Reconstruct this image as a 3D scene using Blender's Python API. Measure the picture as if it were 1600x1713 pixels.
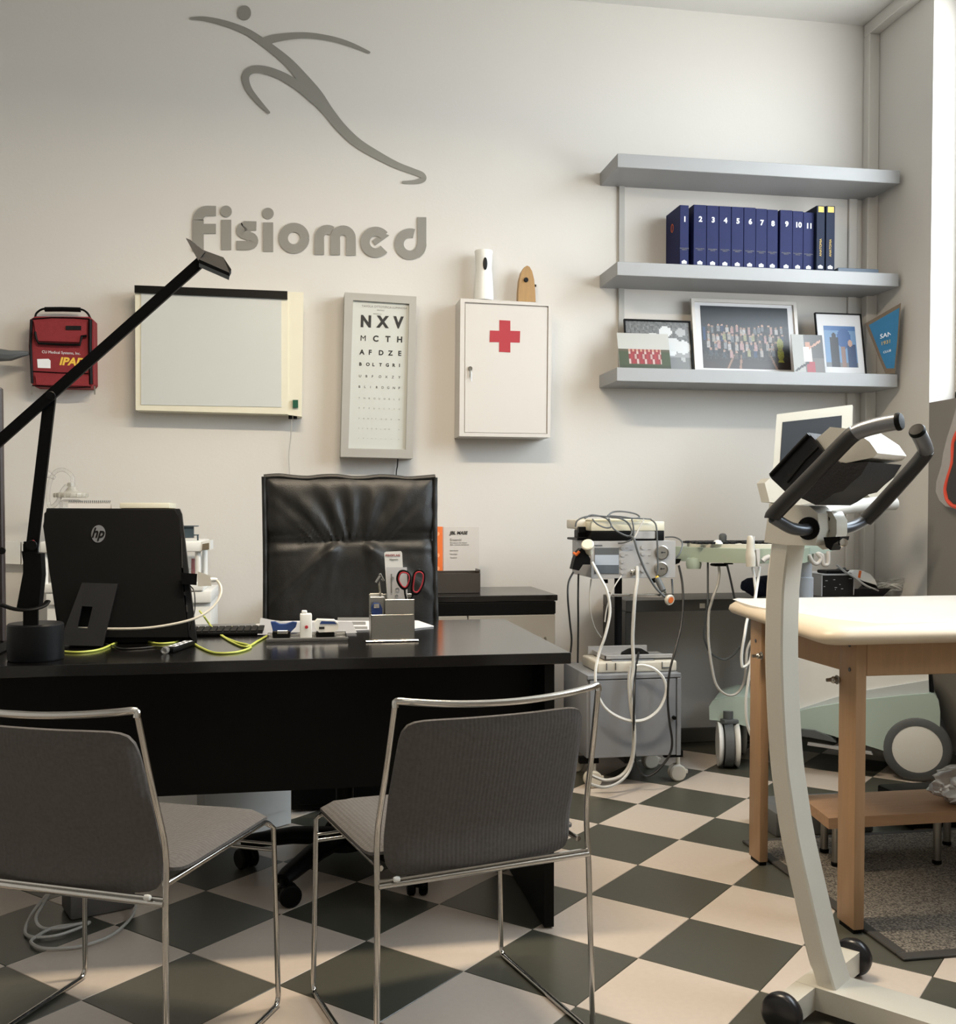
import bpy, bmesh, math, random
from mathutils import Vector, Matrix, noise
random.seed(7)
for o in list(bpy.data.objects): bpy.data.objects.remove(o)
scene = bpy.context.scene
COL = scene.collection
PI = math.pi
# ---------------------------------------------------------------- camera
W_PX, H_PX = 1600, 1713
F, CY = 1748.29, 906.12
PITCH, YAW = math.radians(1.605), math.radians(9.913)
CAMZ = 1.1398
_cy, _sy = math.cos(YAW), math.sin(YAW)
FWD = Vector((_sy*math.cos(PITCH), _cy*math.cos(PITCH), -math.sin(PITCH)))
RGT = Vector((_cy, -_sy, 0)); UPV = RGT.cross(FWD)
CAMP = Vector((0, 0, CAMZ))
cam = bpy.data.cameras.new('camera'); camo = bpy.data.objects.new('camera', cam); COL.objects.link(camo)
camo.matrix_world = Matrix((( RGT.x, UPV.x, -FWD.x, 0), (RGT.y, UPV.y, -FWD.y, 0), (RGT.z, UPV.z, -FWD.z, CAMZ), (0, 0, 0, 1)))
cam.sensor_fit = 'VERTICAL'; cam.sensor_height = 36; cam.lens = F/H_PX*36
cam.shift_y = (CY - H_PX/2)/H_PX; cam.clip_start = .02; cam.clip_end = 60
scene.camera = camo
# ---------------------------------------------------------------- world, lights, exposure
world = bpy.data.worlds.new('sky'); scene.world = world; world.use_nodes = True
bg = world.node_tree.nodes['Background']; bg.inputs[1].default_value = 11.0
_n = world.node_tree.nodes; _l = world.node_tree.links           # overcast sky above a dimmer ground
_tc = _n.new('ShaderNodeTexCoord'); _sp = _n.new('ShaderNodeSeparateXYZ'); _rp = _n.new('ShaderNodeValToRGB')
_rp.color_ramp.elements[0].position = .47; _rp.color_ramp.elements[0].color = (.66, .67, .66, 1)
_rp.color_ramp.elements[1].position = .53; _rp.color_ramp.elements[1].color = (.84, .93, 1.0, 1)
_mr = _n.new('ShaderNodeMapRange'); _mr.inputs[1].default_value = -1; _mr.inputs[2].default_value = 1
_l.new(_tc.outputs['Generated'], _sp.inputs[0]); _l.new(_sp.outputs[2], _mr.inputs[0]); _l.new(_mr.outputs[0], _rp.inputs[0]); _l.new(_rp.outputs[0], bg.inputs[0])
def area(name, loc, rot, sx, sy, power, color, portal=False):
    l = bpy.data.lights.new(name, 'AREA'); l.shape = 'RECTANGLE'; l.size = sx; l.size_y = sy; l.energy = power; l.color = color
    o = bpy.data.objects.new(name, l); COL.objects.link(o); o.location = loc; o.rotation_euler = rot
    if portal: l.cycles.is_portal = True
    return o
area('window_portal', (2.97, 2.70, 2.57), (0, PI/2, 0), 1.86, 3.4, 1, (1, 1, 1), True)
area('pendant_light', (.30, 2.72, 3.0), (0, 0, 0), 1.2, .14, 82, (1, .83, .62))
area('rear_fill_light', (.2, .3, 3.4), (0, 0, 0), 1.4, .3, 8, (1, .90, .78))  # added fill lamp without a fitting, lifts the room's ambient light
scene.view_settings.view_transform = 'Standard'; scene.view_settings.look = 'None'
scene.view_settings.exposure = 0.0; scene.view_settings.gamma = 1; scene.view_settings.use_curve_mapping = False
# ---------------------------------------------------------------- measuring helpers (pixel of the photo -> point at a real depth)
def ray(x, y): return FWD + RGT*((x-800)/F) - UPV*((y-CY)/F)
def at(x, y, Y): d = ray(x, y); return CAMP + d*(Y/d.y)
def atz(x, y, z): d = ray(x, y); return CAMP + d*((z-CAMZ)/d.z)
def atx(x, y, X): d = ray(x, y); return CAMP + d*(X/d.x)
def onY(Y0, rx, ry):
    return lambda x, y, Y=None: at(x if x else rx, y if y else ry, Y0 if Y is None else Y)
def atp(x, y, p0, n): d = ray(x, y); return CAMP + d*((Vector(p0)-CAMP).dot(n)/d.dot(n))
V = Vector
# ---------------------------------------------------------------- materials
def lin(c):
    return tuple(((v/255)/12.92 if v/255 <= .04045 else ((v/255+.055)/1.055)**2.4) for v in c)
MATS = {}
def mat(name, rgb, rough=.5, metal=0, noise_scale=0, noise_amt=.1, bump=0, bump_scale=200, spec=.5, trans=0, alpha=1, coat=0, emit=0, stretch=None):
    if name in MATS: return MATS[name]
    m = bpy.data.materials.new(name); m.use_nodes = True; nt = m.node_tree; b = nt.nodes['Principled BSDF']
    c = lin(rgb)
    b.inputs['Base Color'].default_value = (*c, 1); b.inputs['Roughness'].default_value = rough; b.inputs['Metallic'].default_value = metal
    b.inputs['Specular IOR Level'].default_value = spec; b.inputs['Transmission Weight'].default_value = trans; b.inputs['Alpha'].default_value = alpha
    b.inputs['Coat Weight'].default_value = coat
    tc = nt.nodes.new('ShaderNodeTexCoord'); src = tc.outputs['Object']
    if stretch:
        mp = nt.nodes.new('ShaderNodeMapping'); mp.inputs['Scale'].default_value = stretch; nt.links.new(src, mp.inputs[0]); src = mp.outputs[0]
    if noise_scale:
        n = nt.nodes.new('ShaderNodeTexNoise'); n.inputs['Scale'].default_value = noise_scale; n.inputs['Detail'].default_value = 5
        nt.links.new(src, n.inputs['Vector'])
        mx = nt.nodes.new('ShaderNodeMix'); mx.data_type = 'RGBA'
        mx.inputs[6].default_value = (*[v*(1-noise_amt) for v in c], 1); mx.inputs[7].default_value = (*[min(1, v*(1+noise_amt)) for v in c], 1)
        nt.links.new(n.outputs[0], mx.inputs[0]); nt.links.new(mx.outputs[2], b.inputs['Base Color'])
    if bump:
        n2 = nt.nodes.new('ShaderNodeTexNoise'); n2.inputs['Scale'].default_value = bump_scale; nt.links.new(src, n2.inputs['Vector'])
        bp = nt.nodes.new('ShaderNodeBump'); bp.inputs['Strength'].default_value = bump; bp.inputs['Distance'].default_value = .002
        nt.links.new(n2.outputs[0], bp.inputs['Height']); nt.links.new(bp.outputs[0], b.inputs['Normal'])
    MATS[name] = m; return m
M_wall = mat('painted_plaster', (205, 202, 197), .85, noise_scale=3, noise_amt=.012, bump=.15, bump_scale=90)
M_ceil = mat('ceiling_paint', (205, 204, 200), .9, noise_scale=3, noise_amt=.01)
M_wallg = mat('gray_wall_paint', (128, 124, 119), .7, noise_scale=4, noise_amt=.03)
M_tl = mat('light_tile', (196, 184, 172), .32, noise_scale=60, noise_amt=.06, bump=.05, bump_scale=40)
M_td = mat('dark_tile', (73, 73, 64), .32, noise_scale=50, noise_amt=.12, bump=.05, bump_scale=40)
M_grout = mat('grout', (60, 58, 54), .9, noise_scale=40)
M_base = mat('baseboard_gray', (92, 90, 84), .6, noise_scale=8)
M_logo = mat('logo_gray', (131, 129, 122), .6, noise_scale=8, noise_amt=.02)
M_shelf = mat('shelf_gray', (146, 147, 148), .5, noise_scale=6, noise_amt=.03)
M_black = mat('black_laminate', (7, 7, 6), .45, spec=.15, noise_scale=40, noise_amt=.2, stretch=(1, 12, 12))
M_btop = mat('black_desktop', (10, 9, 9), .17, noise_scale=40, noise_amt=.2, bump=.04, bump_scale=120, spec=.7)
M_plas = mat('black_plastic', (8, 8, 8), .5, noise_scale=30, noise_amt=.1, spec=.13)
M_plasg = mat('dark_gray_plastic', (20, 21, 23), .45, noise_scale=30, noise_amt=.1, spec=.2)
M_chrome = mat('chrome', (200, 198, 194), .16, 1, noise_scale=20, noise_amt=.03)
M_steel = mat('brushed_steel', (170, 168, 162), .3, 1, noise_scale=60, noise_amt=.1, stretch=(1, 1, 8))
M_leather = mat('black_leather', (20, 20, 19), .48, noise_scale=30, noise_amt=.15, bump=.25, bump_scale=260, spec=.4)
M_white = mat('white_plastic', (222, 223, 220), .4, noise_scale=10, noise_amt=.02)
M_whitem = mat('white_enamel', (196, 192, 187), .35, noise_scale=10, noise_amt=.015)
M_cream = mat('cream_plastic', (212, 208, 188), .45, noise_scale=12, noise_amt=.03)
M_beige = mat('beige_plastic', (204, 199, 186), .45, noise_scale=12, noise_amt=.03)
M_screen = mat('opal_panel', (190, 193, 190), .35, noise_scale=3, noise_amt=.03)
M_paper = mat('paper', (198, 198, 200), .7, noise_scale=20, noise_amt=.02)
M_red = mat('red_fabric', (128, 34, 40), .8, noise_scale=60, noise_amt=.15, bump=.3)
M_cross = mat('cross_red', (158, 32, 44), .5, noise_scale=20, noise_amt=.04)
M_wood = mat('beech', (166, 133, 100), .45, noise_scale=9, noise_amt=.14, stretch=(8, 8, .8))
M_pine = mat('pine', (186, 148, 114), .5, noise_scale=9, noise_amt=.16, stretch=(1, 8, 8))
M_vinyl = mat('cream_vinyl', (204, 189, 166), .4, noise_scale=8, noise_amt=.03, bump=.1, bump_scale=120)
M_sheet = mat('white_sheet', (240, 238, 233), .8, noise_scale=8, noise_amt=.01)
M_blue = mat('book_blue', (27, 34, 76), .6, noise_scale=20, noise_amt=.12, spec=.2)
M_blue2 = mat('book_navy', (22, 32, 54), .6, noise_scale=20, noise_amt=.12, spec=.2)
M_gold = mat('gold_print', (196, 164, 70), .5, noise_scale=20)
M_ink = mat('ink_black', (22, 22, 22), .6, noise_scale=20)
M_inkg = mat('ink_gray', (120, 120, 118), .6, noise_scale=20)
M_inkw = mat('ink_white', (225, 228, 232), .6, noise_scale=20)
M_green = mat('sage_plastic', (172, 190, 182), .42, noise_scale=6, noise_amt=.04)
M_greeny = mat('sage_console', (164, 176, 158), .42, noise_scale=6, noise_amt=.04)
M_cabg = mat('gray_steel_cabinet', (132, 135, 140), .45, noise_scale=6, noise_amt=.03)
M_boxg = mat('silver_box', (172, 172, 172), .4, .2, noise_scale=6, noise_amt=.03)
M_rub = mat('rubber_gray', (84, 88, 90), .6, noise_scale=20, noise_amt=.08)
M_rubb = mat('rubber_black', (22, 22, 26), .3, noise_scale=20, noise_amt=.1)
M_bike = mat('silver_beige_paint', (204, 200, 188), .28, .12, noise_scale=300, noise_amt=.05)
M_foam = mat('handle_foam', (30, 30, 31), .42, noise_scale=60, noise_amt=.15, bump=.1, bump_scale=500)
M_orange = mat('orange_card', (222, 110, 44), .6, noise_scale=20, noise_amt=.04)
M_yel = mat('yellow_print', (226, 186, 70), .6, noise_scale=20)
M_ycab = mat('lime_cable', (178, 186, 84), .5, noise_scale=20, noise_amt=.04)
M_wcab = mat('gray_white_cable', (186, 184, 178), .5, noise_scale=20, noise_amt=.04)
M_bcab = mat('black_cable', (24, 24, 24), .5, noise_scale=20, noise_amt=.04)
M_navy = mat('navy_cloth', (24, 32, 58), .85, noise_scale=40, noise_amt=.2, bump=.4)
M_bluep = mat('blue_plastic', (36, 62, 118), .4, noise_scale=20, noise_amt=.08)
M_mat = mat('gray_carpet', (108, 102, 93), .95, noise_scale=210, noise_amt=.85, bump=1, bump_scale=260)
M_clear = mat('clear_plastic', (225, 225, 222), .15, trans=.75, alpha=.55, noise_scale=20, noise_amt=.02)
M_glass = mat('pane_glass', (245, 250, 250), .02, trans=1, alpha=.12, noise_scale=2, noise_amt=.01)
M_brass = mat('tan_wood_varnish', (158, 124, 78), .45, noise_scale=14, noise_amt=.2, stretch=(6, 6, 1))
def speckle(m, c0, c1, sc):
    nt = m.node_tree; b = nt.nodes['Principled BSDF']; tc = nt.nodes.new('ShaderNodeTexCoord'); n = nt.nodes.new('ShaderNodeTexNoise'); n.inputs['Scale'].default_value = sc; n.inputs['Detail'].default_value = 2
    r = nt.nodes.new('ShaderNodeValToRGB'); r.color_ramp.elements[0].position = .38; r.color_ramp.elements[0].color = (*lin(c0), 1); r.color_ramp.elements[1].position = .62; r.color_ramp.elements[1].color = (*lin(c1), 1)
    nt.links.new(tc.outputs['Object'], n.inputs[0]); nt.links.new(n.outputs[0], r.inputs[0]); nt.links.new(r.outputs[0], b.inputs['Base Color'])
speckle(M_mat, (66, 61, 55), (134, 127, 116), 170)
def fabric(name, rgb, sc):
    m = mat(name, rgb, .95, noise_scale=140, noise_amt=.25, spec=.2); nt = m.node_tree; b = nt.nodes['Principled BSDF']
    tc = nt.nodes.new('ShaderNodeTexCoord'); w = nt.nodes.new('ShaderNodeTexWave'); w.bands_direction = 'Y'; w.inputs['Scale'].default_value = sc
    w.inputs['Distortion'].default_value = 1.2; w.inputs['Detail'].default_value = 1; w.inputs['Detail Scale'].default_value = 6
    w2 = nt.nodes.new('ShaderNodeTexWave'); w2.bands_direction = 'X'; w2.inputs['Scale'].default_value = sc; w2.inputs['Distortion'].default_value = 1.2
    ad = nt.nodes.new('ShaderNodeMath'); ad.operation = 'ADD'
    nt.links.new(tc.outputs['Object'], w.inputs[0]); nt.links.new(tc.outputs['Object'], w2.inputs[0])
    nt.links.new(w.outputs['Fac'], ad.inputs[0]); nt.links.new(w2.outputs['Fac'], ad.inputs[1])
    bp = nt.nodes.new('ShaderNodeBump'); bp.inputs['Strength'].default_value = .3; bp.inputs['Distance'].default_value = .0015
    nt.links.new(ad.outputs[0], bp.inputs['Height']); nt.links.new(bp.outputs[0], b.inputs['Normal'])
    return m
M_fab = fabric('ribbed_gray_fabric', (92, 89, 87), 34)
# ---------------------------------------------------------------- object helpers
ROOTM = {}
def thing(name, label, cat, loc=(0, 0, 0), rotz=0, group=None):
    o = bpy.data.objects.new(name, None); COL.objects.link(o); o.empty_display_size = .05
    o.location = loc; o.rotation_euler = (0, 0, rotz); o['label'] = label; o['category'] = cat
    if group: o['group'] = group
    ROOTM[o] = Matrix.Translation(V(loc)) @ Matrix.Rotation(rotz, 4, 'Z')
    return o
def obj(name, bm, m, parent=None, world=True, smooth=None, label=None, loc=None):
    """link bm as ONE mesh object. world=True: bm is in world space."""
    me = bpy.data.meshes.new(name)
    bmesh.ops.recalc_face_normals(bm, faces=bm.faces)
    o = bpy.data.objects.new(name, me); COL.objects.link(o)
    if parent is not None:
        M = ROOTM[parent]; o.parent = parent; ROOTM[o] = M
        if world: bm.transform(M.inverted())
    else:
        if loc is None:
            xs = [v.co for v in bm.verts]; loc = (sum(c.x for c in xs)/len(xs), sum(c.y for c in xs)/len(xs), min(c.z for c in xs))
        T = Matrix.Translation(V(loc)); bm.transform(T.inverted()); o.location = loc; ROOTM[o] = T
    bm.to_mesh(me); bm.free()
    for mm in (m if isinstance(m, (list, tuple)) else [m]): me.materials.append(mm)
    if smooth: 
        for p in me.polygons: p.use_smooth = True
        try: me.set_sharp_from_angle(angle=math.radians(smooth if smooth is not True else 40))
        except Exception: pass
    if label: o['label'] = label
    return o
def tag(o, label, cat, group=None):
    o['label'] = label; o['category'] = cat
    if group: o['group'] = group
    return o
def struct(name, bm, m, parent=None, **k):
    o = obj(name, bm, m, parent, **k)
    if parent is None: o['kind'] = 'structure'
    return o
def NB(): return bmesh.new()
def merge(bm, tmp, M=None):
    if M is not None: tmp.transform(M)
    me = bpy.data.meshes.new('t'); tmp.to_mesh(me); tmp.free(); bm.from_mesh(me); bpy.data.meshes.remove(me); return bm
def bx(bm, lo, hi, bev=0, seg=1, M=None):
    t = bmesh.new(); bmesh.ops.create_cube(t, size=1)
    lo, hi = V(lo), V(hi); s = hi-lo; c = (hi+lo)/2
    t.transform(Matrix.Translation(c) @ Matrix.Diagonal((abs(s.x), abs(s.y), abs(s.z), 1)))
    if bev: bmesh.ops.bevel(t, geom=t.edges[:], offset=bev, segments=seg, affect='EDGES', profile=.5)
    return merge(bm, t, M)
def box(lo, hi, bev=0, seg=1, M=None): return bx(NB(), lo, hi, bev, seg, M)
def hexa(bm, p8):
    """p8: 4 front corners then 4 back corners (same order)."""
    v = [bm.verts.new(p) for p in p8]
    for f in ((0, 1, 2, 3), (7, 6, 5, 4), (0, 4, 5, 1), (1, 5, 6, 2), (2, 6, 7, 3), (3, 7, 4, 0)): bm.faces.new([v[i] for i in f])
    return bm
def prism(bm, poly, d):
    """extrude a 3D polygon by vector d."""
    d = V(d); a = [bm.verts.new(V(p)) for p in poly]; b = [bm.verts.new(V(p)+d) for p in poly]; n = len(a)
    bm.faces.new(a); bm.faces.new(b[::-1])
    for i in range(n): bm.faces.new((a[i], b[i], b[(i+1) % n], a[(i+1) % n]))
    return bm
def bevel_all(bm, off, seg=2, ang=30):
    es = [e for e in bm.edges if len(e.link_faces) == 2 and e.calc_face_angle(0) > math.radians(ang)]
    bmesh.ops.bevel(bm, geom=es, offset=off, segments=seg, affect='EDGES', profile=.5); return bm
def frame_axes(d):
    d = V(d).normalized(); a = V((0, 0, 1)) if abs(d.z) < .9 else V((1, 0, 0)); u = d.cross(a).normalized(); return u, d.cross(u).normalized()
def tube(bm, pts, r, seg=8, closed=False, smooth=0, radii=None, cap=True, flat=1.0):
    pts = [V(p) for p in pts]
    if smooth: pts = catmull(pts, smooth, closed)
    n = len(pts)
    if radii is None: radii = [r]*n
    elif len(radii) != n:
        q = list(radii); radii = []
        for i in range(n):
            f = i/(n-1)*(len(q)-1); k = min(int(f), len(q)-2); radii.append(q[k]+(q[k+1]-q[k])*(f-k))
    rings = []; u = None
    for i in range(n):
        if closed: t = pts[(i+1) % n]-pts[i-1]
        else: t = pts[min(i+1, n-1)]-pts[max(i-1, 0)]
        if t.length < 1e-9: t = V((0, 0, 1))
        t.normalize()
        if u is None: u, w = frame_axes(t)
        else:
            u = u - t*u.dot(t)
            if u.length < 1e-6: u, _ = frame_axes(t)
            u.normalize()
        w = t.cross(u)
        rings.append([bm.verts.new(pts[i] + (u*math.cos(2*PI*k/seg) + w*math.sin(2*PI*k/seg)*flat)*radii[i]) for k in range(seg)])
    for i in range(n if closed else n-1):
        a, b = rings[i], rings[(i+1) % n]
        for k in range(seg): bm.faces.new((a[k], a[(k+1) % seg], b[(k+1) % seg], b[k]))
    if not closed and cap: bm.faces.new(rings[0][::-1]); bm.faces.new(rings[-1])
    return bm
def catmull(P, n, closed=False):
    out = []; L = len(P)
    for i in range(L if closed else L-1):
        if closed: p0, p1, p2, p3 = P[i-1], P[i], P[(i+1) % L], P[(i+2) % L]
        else: p0, p1, p2, p3 = P[max(i-1, 0)], P[i], P[i+1], P[min(i+2, L-1)]
        for k in range(n):
            t = k/n; out.append(.5*((2*p1)+(p2-p0)*t+(2*p0-5*p1+4*p2-p3)*t*t+(3*p1-p0-3*p2+p3)*t**3))
    if not closed: out.append(P[-1])
    return out
def fillet(P, r, n=5):
    """round the inner corners of a polyline."""
    P = [V(p) for p in P]; out = [P[0]]
    for i in range(1, len(P)-1):
        a = (P[i-1]-P[i]); b = (P[i+1]-P[i]); rr = min(r, a.length*.49, b.length*.49)
        a = P[i]+a.normalized()*rr; b = P[i]+b.normalized()*rr
        for k in range(n+1):
            t = k/n; out.append(a*(1-t)**2+P[i]*2*t*(1-t)+b*t*t)
    out.append(P[-1]); return out
def lathe(bm, prof, o=(0, 0, 0), axis=(0, 0, 1), seg=24):
    """prof: (radius, height along axis)"""
    d = V(axis).normalized(); u, w = frame_axes(d); o = V(o); rings = []
    for r, h in prof:
        if r < 1e-6: rings.append([bm.verts.new(o+d*h)])
        else: rings.append([bm.verts.new(o+d*h+(u*math.cos(2*PI*k/seg)+w*math.sin(2*PI*k/seg))*r) for k in range(seg)])
    for a, b in zip(rings, rings[1:]):
        for k in range(seg):
            k2 = (k+1) % seg
            if len(a) == 1 and len(b) == 1: continue
            if len(a) == 1: bm.faces.new((a[0], b[k], b[k2]))
            elif len(b) == 1: bm.faces.new((a[k], b[0], a[k2]))
            else: bm.faces.new((a[k], b[k], b[k2], a[k2]))
    return bm
def cyl(bm, a, b, r, seg=20, bev=0):
    a, b = V(a), V(b); L = (b-a).length
    p = [(0, 0), (r-bev, 0), (r, bev), (r, L-bev), (r-bev, L), (0, L)] if bev else [(0, 0), (r, 0), (r, L), (0, L)]
    return lathe(bm, p, a, b-a, seg)
def text(name, body, size, m, parent, o, xd, yd, ext=.0006, align='LEFT', bold=0, shear=0, xs=1.0):
    c = bpy.data.curves.new(name, 'FONT'); c.body = body; c.size = size; c.extrude = ext; c.align_x = align; c.offset = bold; c.shear = shear; c.resolution_u = 4
    ob = bpy.data.objects.new(name, c); COL.objects.link(ob)
    bpy.context.view_layer.update()
    dg = bpy.context.evaluated_depsgraph_get(); me = bpy.data.meshes.new_from_object(ob.evaluated_get(dg))
    bpy.data.objects.remove(ob); bpy.data.curves.remove(c)
    xd, yd = V(xd).normalized(), V(yd).normalized(); z = xd.cross(yd).normalized()
    M = Matrix(((xd.x*xs, yd.x, z.x, o[0]), (xd.y*xs, yd.y, z.y, o[1]), (xd.z*xs, yd.z, z.z, o[2]), (0, 0, 0, 1)))
    bm = NB(); bm.from_mesh(me); bpy.data.meshes.remove(me); bm.transform(M)
    return obj(name, bm, m, parent)
def picture(name, parent, q, nx, ny, fn, rough=.35):
    """flat printed picture: quad q = (bottom left, bottom right, top right, top left), colours from fn(u, v)."""
    me = bpy.data.meshes.new(name); q = [V(p) for p in q]; vs = []; fs = []
    Mi = ROOTM[parent].inverted()
    for j in range(ny+1):
        for i in range(nx+1):
            u, v = i/nx, j/ny; vs.append(Mi @ ((q[0]*(1-u)+q[1]*u)*(1-v)+(q[3]*(1-u)+q[2]*u)*v))
    for j in range(ny):
        for i in range(nx): a = j*(nx+1)+i; fs.append((a, a+1, a+nx+2, a+nx+1))
    me.from_pydata(vs, [], fs); ca = me.color_attributes.new('print', 'FLOAT_COLOR', 'CORNER'); k = 0
    for j in range(ny):
        for i in range(nx):
            c = [k*.62 for k in lin(fn((i+.5)/nx, (j+.5)/ny))]      # prints are duller than paper white
            for _ in range(4): ca.data[k].color = (*c, 1); k += 1
    if 'print' not in MATS:
        m = bpy.data.materials.new('print'); m.use_nodes = True; b = m.node_tree.nodes['Principled BSDF']; a = m.node_tree.nodes.new('ShaderNodeVertexColor'); a.layer_name = 'print'
        m.node_tree.links.new(a.outputs[0], b.inputs['Base Color']); b.inputs['Roughness'].default_value = rough; MATS['print'] = m
    me.materials.append(MATS['print'])
    o = bpy.data.objects.new(name, me); COL.objects.link(o); o.parent = parent; ROOTM[o] = ROOTM[parent]; return o
def cable(name, pts, r, m, parent=None, sm=6, seg=6, label=None, cat='cable', group=None):
    """pts: (px, py, Y) of the photo or Vectors."""
    P = [p if isinstance(p, Vector) else at(*p) for p in pts]
    o = obj(name, tube(NB(), P, r, seg, smooth=sm), m, parent, smooth=True)
    if parent is None: tag(o, label, cat, group)
    elif label: o['label'] = label
    return o
def copy_tree(o, parent=None):
    c = o.copy(); COL.objects.link(c)
    if parent: c.parent = parent
    for ch in list(o.children): copy_tree(ch, c)
    return c
# ================================================================ ROOM
WY, WX, CZ = 4.9, 2.88, 3.58       # back wall, right wall, ceiling
XL, YB = -2.6, -1.6
fl = struct('floor', box((XL-.1, YB-.1, -.12), (WX+.15, WY+.15, -.008)), M_grout, loc=(0, 2.5, -.12))
TS, TA = .32, math.radians(45.108)
gx, gy = -.1409*TS, 9.33807*TS
ca_, sa_ = math.cos(TA), math.sin(TA)
def tile_mesh(name, m):
    bm = box((-TS/2+.0006, -TS/2+.0006, -.008), (TS/2-.0006, TS/2-.0006, 0), .0012, 1); me = bpy.data.meshes.new(name); bm.to_mesh(me); bm.free(); me.materials.append(m); return me
tm = (tile_mesh('dark_tile', M_td), tile_mesh('light_tile', M_tl))
rest = NB(); nt_ = 0
for a in range(-22, 24):
    for b in range(-22, 24):
        X = gx+((a+.5)*ca_+(b+.5)*sa_)*TS; Y = gy+(-(a+.5)*sa_+(b+.5)*ca_)*TS
        if not (XL-.05 < X < WX+.02 and YB-.05 < Y < WY+.02): continue
        if Y > 1.55 and X > -1.6 and X > -.75*Y*.62-.3 and X < .72*Y+.5:
            o = bpy.data.objects.new('tile', tm[(a+b) % 2]); COL.objects.link(o); o.parent = fl
            o.matrix_parent_inverse = Matrix.Identity(4); o.location = V((X, Y, 0))-fl.location; o.rotation_euler = (0, 0, -TA); nt_ += 1
        else:
            bx(rest, (-TS/2+.0006, -TS/2+.0006, -.008), (TS/2-.0006, TS/2-.0006, 0), 0, 1, Matrix.Translation((X, Y, 0)) @ Matrix.Rotation(-TA, 4, 'Z'))
            rest.faces.ensure_lookup_table()
            for f in rest.faces[-6:]: f.material_index = (a+b) % 2
ro = obj('outer_tiles', rest, [M_td, M_tl], fl); ro['kind'] = 'stuff'
print('tiles', nt_)
wb = struct('wall_back', box((XL-.1, WY, -.1), (WX+.15, WY+.12, CZ+.1)), M_wall)
struct('wall_left', box((XL-.1, YB, -.1), (XL, WY, CZ+.1)), M_wall)
struct('wall_front', box((XL-.1, YB-.1, -.1), (WX+.15, YB, CZ+.1)), M_wall)
struct('ceiling', box((XL-.1, YB-.1, CZ), (WX+.15, WY+.12, CZ+.12)), M_ceil)
# right wall: white pier to Y 4.4, gray lower wall with the window above it
Y1, Y0, ZS, ZT = 4.40, 1.0, 1.645, 3.50
struct('wall_right', box((WX, Y1, -.1), (WX+.22, WY+.1, CZ+.1)), M_wall)
w = NB(); bx(w, (WX, YB-.1, -.1), (WX+.22, Y0, CZ+.1)); bx(w, (WX, Y0, ZT), (WX+.22, Y1, CZ+.1))
struct('wall_right_upper', w, M_wall)
struct('wall_right_lower', box((WX, Y0, -.1), (WX+.22, Y1, ZS)), M_wallg)
win = struct('window_1', (lambda b: (bx(b, (WX+.13, Y0, ZS), (WX+.19, Y1, ZS+.05)), bx(b, (WX+.13, Y0, ZT-.05), (WX+.19, Y1, ZT)), bx(b, (WX+.13, Y0, ZS), (WX+.19, Y0+.05, ZT)), bx(b, (WX+.13, Y1-.05, ZS), (WX+.19, Y1, ZT)), bx(b, (WX+.13, 2.45, ZS), (WX+.19, 2.51, ZT)))[-1])(NB()), M_whitem)
for k, (a, b) in enumerate(((Y0+.05, 2.45), (2.51, Y1-.05))): obj('pane', box((WX+.158, a, ZS+.05), (WX+.162, b, ZT-.05)), M_glass, win)
struct('baseboard_back', box((XL, WY-.014, 0), (WX-.014, WY, .072), .003), M_base)
struct('baseboard_right', box((WX-.014, YB, 0), (WX, WY, .072), .003), M_base)
# cable ducts in the far right corner and along the ceiling
struct('trim_1', box((2.822, 4.845, .072), (WX, WY, CZ-.06), .004), M_wall)
struct('trim_2', box((2.822, YB, CZ-.06), (WX, WY, CZ), .004), M_wall)
struct('trim_3', box((2.745, 4.885, .072), (2.79, WY, 2.72), .003), M_wall)
# ================================================================ WALL LOGO
def lz(x, y): return V((280+x/3.3333, y/3.3333, 0))
YL = WY-.0015
def w2(p, Y=YL): return at(p.x, p.y, Y)
TK = [.003]
def nextk():
    TK[0] = .003 if TK[0] > .0052 else TK[0]+.00035; return TK[0]
def ribbon(bm, pts, sm=10, thick=None, cap0=True, cap1=True):
    thick = thick or nextk()
    P = catmull([V((x, y, wd)) for x, y, wd in pts], sm) if sm else [V(p) for p in pts]
    L, R = [], []
    for i, p in enumerate(P):
        a = P[max(i-1, 0)]; b = P[min(i+1, len(P)-1)]; t = V((b.x-a.x, b.y-a.y, 0)).normalized(); n = V((-t.y, t.x, 0))
        L.append(V((p.x, p.y, 0))+n*p.z/2); R.append(V((p.x, p.y, 0))-n*p.z/2)
    def cap(c, r, d0):
        return [V((c.x, c.y, 0)) + V((math.cos(d0+PI/2-k*PI/8), math.sin(d0+PI/2-k*PI/8), 0))*r for k in range(1, 8)]
    t1 = P[-1]-P[-2]; t0 = P[0]-P[1]
    poly = L + (cap(P[-1], P[-1].z/2, math.atan2(t1.y, t1.x)) if cap1 else []) + R[::-1] + (cap(P[0], P[0].z/2, math.atan2(t0.y, t0.x)) if cap0 else [])
    v = [bm.verts.new(w2(lz(q.x, q.y), YL-thick)) for q in poly]; u = [bm.verts.new(w2(lz(q.x, q.y), YL)) for q in poly]
    n = len(poly); nL = len(L)
    for i in range(n): bm.faces.new((v[i], u[i], u[(i+1) % n], v[(i+1) % n]))
    k1 = 7 if cap1 else 0
    Rs = nL+k1
    for i in range(nL-1): bm.faces.new((v[i], v[i+1], v[Rs+nL-2-i], v[Rs+nL-1-i]))
    if cap1: bm.faces.new([v[nL-1+j] for j in range(k1+2)])
    if cap0: bm.faces.new([v[(Rs+nL-1+j) % n] for j in range(9)])
    return bm
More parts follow.
